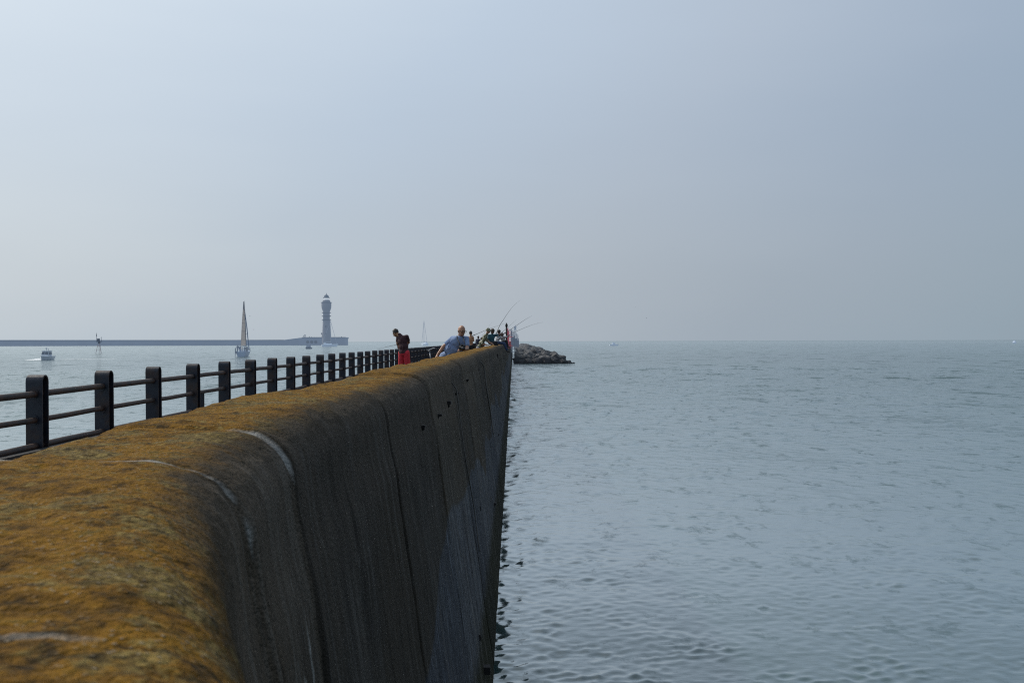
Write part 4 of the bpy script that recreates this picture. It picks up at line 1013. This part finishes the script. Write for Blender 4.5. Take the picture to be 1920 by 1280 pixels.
foam([((bx-3.4, by-1), 0, .3, .05), ((bx-2.6, by-1.2), 0, 2.0, .12), ((bx-1.4, by-1.6), 0, 3.0, .30), ((bx-.6, by-2.3), 0, 2.0, .28), ((bx+.2, by-2.6), 0, .4, .1)], 'white bow wave on the water beside the cabin cruiser')
foam([((bx+1.2, by+2), 0, .8, .05), ((bx+3, by+3), 0, 1.2, .06), ((bx+6, by+5), 0, .8, .05), ((bx+10, by+7), 0, .3, .04)], 'thin broken wake trailing behind the cabin cruiser')

def crew(E_, spots, group, lab, mt):
    for i, (x, y, z, h) in enumerate(spots):
        bm = bmesh.new()
        round_cone(bm, (0, 0, .1), .10, (0, 0, h*.45), .15); ellipsoid(bm, (0, 0, h*.62), Matrix.Identity(3), (.21, .13, h*.2), 2); ellipsoid(bm, (0, .02, h*.92), Matrix.Identity(3), (.085, .10, .12), 2)
        round_cone(bm, (0, 0, h*.7), .07, (0, .0, h*.88), .055)
        for s in (-1, 1): round_cone(bm, (s*.2, 0, h*.74), .06, (s*.26, .08, h*.5), .045); round_cone(bm, (s*.26, .08, h*.5), .045, (s*.15, .28, h*.46), .035)
        o = remeshed('person', bm, .035, mt[i % len(mt)], None, 2)
        w = E_.matrix_world if False else Matrix.Translation(E_.location) @ E_.rotation_euler.to_matrix().to_4x4()
        o.location = w @ Vector((x, y, z)); o.rotation_euler = (0, 0, i*1.1)
        tag(o, lab[i], 'person', group)
# sailing yacht seen from astern
p = at(457.5, 667.3, 224); hd = math.radians(5.7)
E = empty('sailboat', (p.x, p.y, 0), 'pale blue sailing yacht under a cream mainsail, seen from astern, crew on deck', 'sailboat', None, hd)
bm = bmesh.new(); hull(bm, 8.5, 2.6, 1.05, .3, .80); bm_obj('hull', bm, bluehull, E, False)
bm = bmesh.new(); add_box(bm, (0, -.6, 1.25), (1.4, 3.4, .4), bevel=.08); bm_obj('cabin', bm, white, E)
for xx in (-1.12, 1.1):
    bm = bmesh.new(); add_tube(bm, [(xx, -4, 1.05), (xx, -4, 1.7), (xx, 2.2, 1.8)], .025, 6); 
    for q in range(5): add_tube(bm, [(xx, -3.6+q*1.4, 1.05), (xx, -3.6+q*1.4, 1.72)], .025, 5)
    bm_obj('guard_rail', bm, sparm, E)
MX = .32
bm = bmesh.new(); add_tube(bm, [(MX, 1.0, 1.2), (MX-.13, 1.0, 6), (MX-.40, .95, 12.15)], [.10, .09, .05], 8); add_box(bm, (MX-.12, 1, 4.9), (.45, .06, .08)); add_box(bm, (MX-.22, 1, 8.2), (.4, .06, .08)); bm_obj('mast', bm, sparm, E, False)
bm = bmesh.new(); add_tube(bm, [(MX, 1.0, 2.25), (MX-.52, -2.8, 2.15)], .08, 8); bm_obj('boom', bm, sparm, E)
def sail(nm, a0, a1, b0, b1, belly, mat):
    bm = bmesh.new(); n = 14; g = []
    for i in range(n+1):
        t = i/n; A_ = Vector(a0).lerp(Vector(a1), t); B_ = Vector(b0).lerp(Vector(b1), t)+(Vector((-.05, -.2, 0))*math.sin(t*math.pi))
        g.append([bm.verts.new(A_.lerp(B_, s/8)+Vector((belly*math.sin(s/8*math.pi)*math.sin(min(1, t*1.2+.15)*math.pi*.8), 0, 0))) for s in range(9)])
    for i in range(n):
        for s in range(8): bm.faces.new((g[i][s], g[i][s+1], g[i+1][s+1], g[i+1][s]))
    return bm_obj(nm, bm, mat, E, True)
def sail_mat():
    t = NT('batten_sail'); p_ = t.n('ShaderNodeTexCoord').outputs['Object']; sp = t.n('ShaderNodeSeparateXYZ'); t.l(p_, sp.inputs[0])
    f = t.math('FRACT', t.math('MULTIPLY', sp.outputs['Z'], .55)); top = t.math('MULTIPLY', sp.outputs['Z'], .08)
    c = t.mix(t.ramp(f, [(.02, 1), (.05, 0)]), (.42, .38, .35), (.16, .15, .15)); c = t.mix(t.ramp(top, [(.80, 0), (.84, 1)]), c, (.10, .11, .14))
    t.l(c, t.p.inputs['Base Color']); t.set(Roughness=.8); t.p.inputs['Emission Color'].default_value = (*AIR, 1); t.p.inputs['Emission Strength'].default_value = .16  # slight glow paints haze onto the sail
    tl = t.n('ShaderNodeBsdfTranslucent'); t.l(c, tl.inputs[0]); ms = t.n('ShaderNodeMixShader'); ms.inputs[0].default_value = .4
    t.l(t.p.outputs[0], ms.inputs[1]); t.l(tl.outputs[0], ms.inputs[2]); t.l(ms.outputs[0], t.out.inputs[0]); return t.m
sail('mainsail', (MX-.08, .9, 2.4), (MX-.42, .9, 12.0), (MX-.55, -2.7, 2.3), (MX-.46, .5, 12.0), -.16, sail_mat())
bm = bmesh.new(); add_tube(bm, [(.45, 4.1, 1.3), (.22, 2.7, 6.2), (MX-.35, 1.2, 10.4)], [.09, .12, .05], 8); bm_obj('furled_jib', bm, navy, E)
for q in (((1.15, .9, 1.1), (MX-.25, 1, 9.0)), ((-1.1, .9, 1.1), (MX-.25, 1, 9.0)), ((0, -4.1, 1.1), (MX-.4, .9, 12.1))):
    bm = bmesh.new(); add_tube(bm, q, .012, 4); bm_obj('stay', bm, sparm, E)
bm = bmesh.new(); add_box(bm, (-1.0, -4.3, .95), (.35, .3, .5)); add_tube(bm, [(-1.15, -4.3, .1), (-1.15, -4.3, 1.9)], .07, 6); bm_obj('outboard', bm, darkb, E)
pc = [darkb, navy, sailm, darkb]
crew(E, [(-.75, -3.6, .95, 1.75), (-.35, -3.0, 1.0, 1.4), (.15, -3.4, .95, 1.3), (.65, -3.0, 1.0, 1.25), (.95, -1.6, 1.05, 1.15)], 'crew of the sailing yacht', ['tallest crew member, standing at the left quarter of the yacht', 'crew member seated second from the left on the yacht', 'crew member in the middle of the yacht cockpit', 'crew member seated second from the right on the yacht', 'crew member sitting farthest right on the yacht deck'], pc)
# moored yachts far off
def yacht(px, py, Y, hd, L, B, mh, label, sail_down=True, rake=0):
    p = at(px, py, Y); E = empty('sailboat', (p.x, p.y, 0), label, 'sailboat', None, hd)
    bm = bmesh.new(); hull(bm, L, B, 1.3, .3, .7); bm_obj('hull', bm, white2, E)
    bm = bmesh.new(); add_box(bm, (0, -L*.05, 1.5), (B*.5, L*.4, .5), bevel=.08); add_box(bm, (0, -L*.3, 1.75), (B*.55, L*.14, .7), bevel=.08); bm_obj('cabin', bm, dark2 if L > 9 else white2, E)
    bm = bmesh.new(); add_tube(bm, [(0, L*.1, 1.2), (0, L*.1, mh)], [.15, .08], 8); add_box(bm, (0, L*.1, mh*.55), (.9, .08, .1)); bm_obj('mast', bm, spar2, E)
    bm = bmesh.new(); add_tube(bm, [(0, L*.1, 2.6), (0, -L*.36, 2.5)], .20, 8); bm_obj('boom', bm, dark2 if L < 9 else white2, E)
    for a, b in (((0, L*.5, 1.5), (0, L*.1, mh*.95)), ((0, -L*.49, 1.4), (0, L*.1, mh))):
        bm = bmesh.new(); add_tube(bm, [a, b], .09, 5); bm_obj('stay', bm, spar2, E)
    return E
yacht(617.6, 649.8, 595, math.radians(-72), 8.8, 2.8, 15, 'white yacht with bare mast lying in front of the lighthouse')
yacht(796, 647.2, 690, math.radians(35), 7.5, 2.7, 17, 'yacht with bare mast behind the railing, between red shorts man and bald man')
# gulls
gm = pmat('gull_feathers', (.10, .11, .12), .2, rough=.8)
for i, (px, py, Yd, lab) in enumerate([(1192.5, 575.3, 520, 'gull in the sky over the sea, the upper one on the right'), (1212.5, 596.5, 520, 'gull in the sky over the sea, the lower one on the right'), (468.5, 592.8, 480, 'gull flying just right of the yacht mast, upper one'), (475, 617.8, 480, 'gull flying right of the yacht mast, lower one')]):
    p = at(px, py, Yd); E = empty('gull', p, lab, 'gull', 'gulls in the sky', i*1.3)
    bm = bmesh.new(); ellipsoid(bm, (0, 0, 0), Matrix.Identity(3), (.08, .26, .08), 2); bm_obj('body', bm, gm, E, True)
    for s in (-1, 1):
        bm = bmesh.new(); v = [bm.verts.new(q) for q in ((0, .12, .03), (s*.35, .16, .16), (s*.75, 0, .06), (s*.34, -.04, .15), (0, -.1, .03))]; bm.faces.new(v); bm_obj('wing', bm, gm, E)
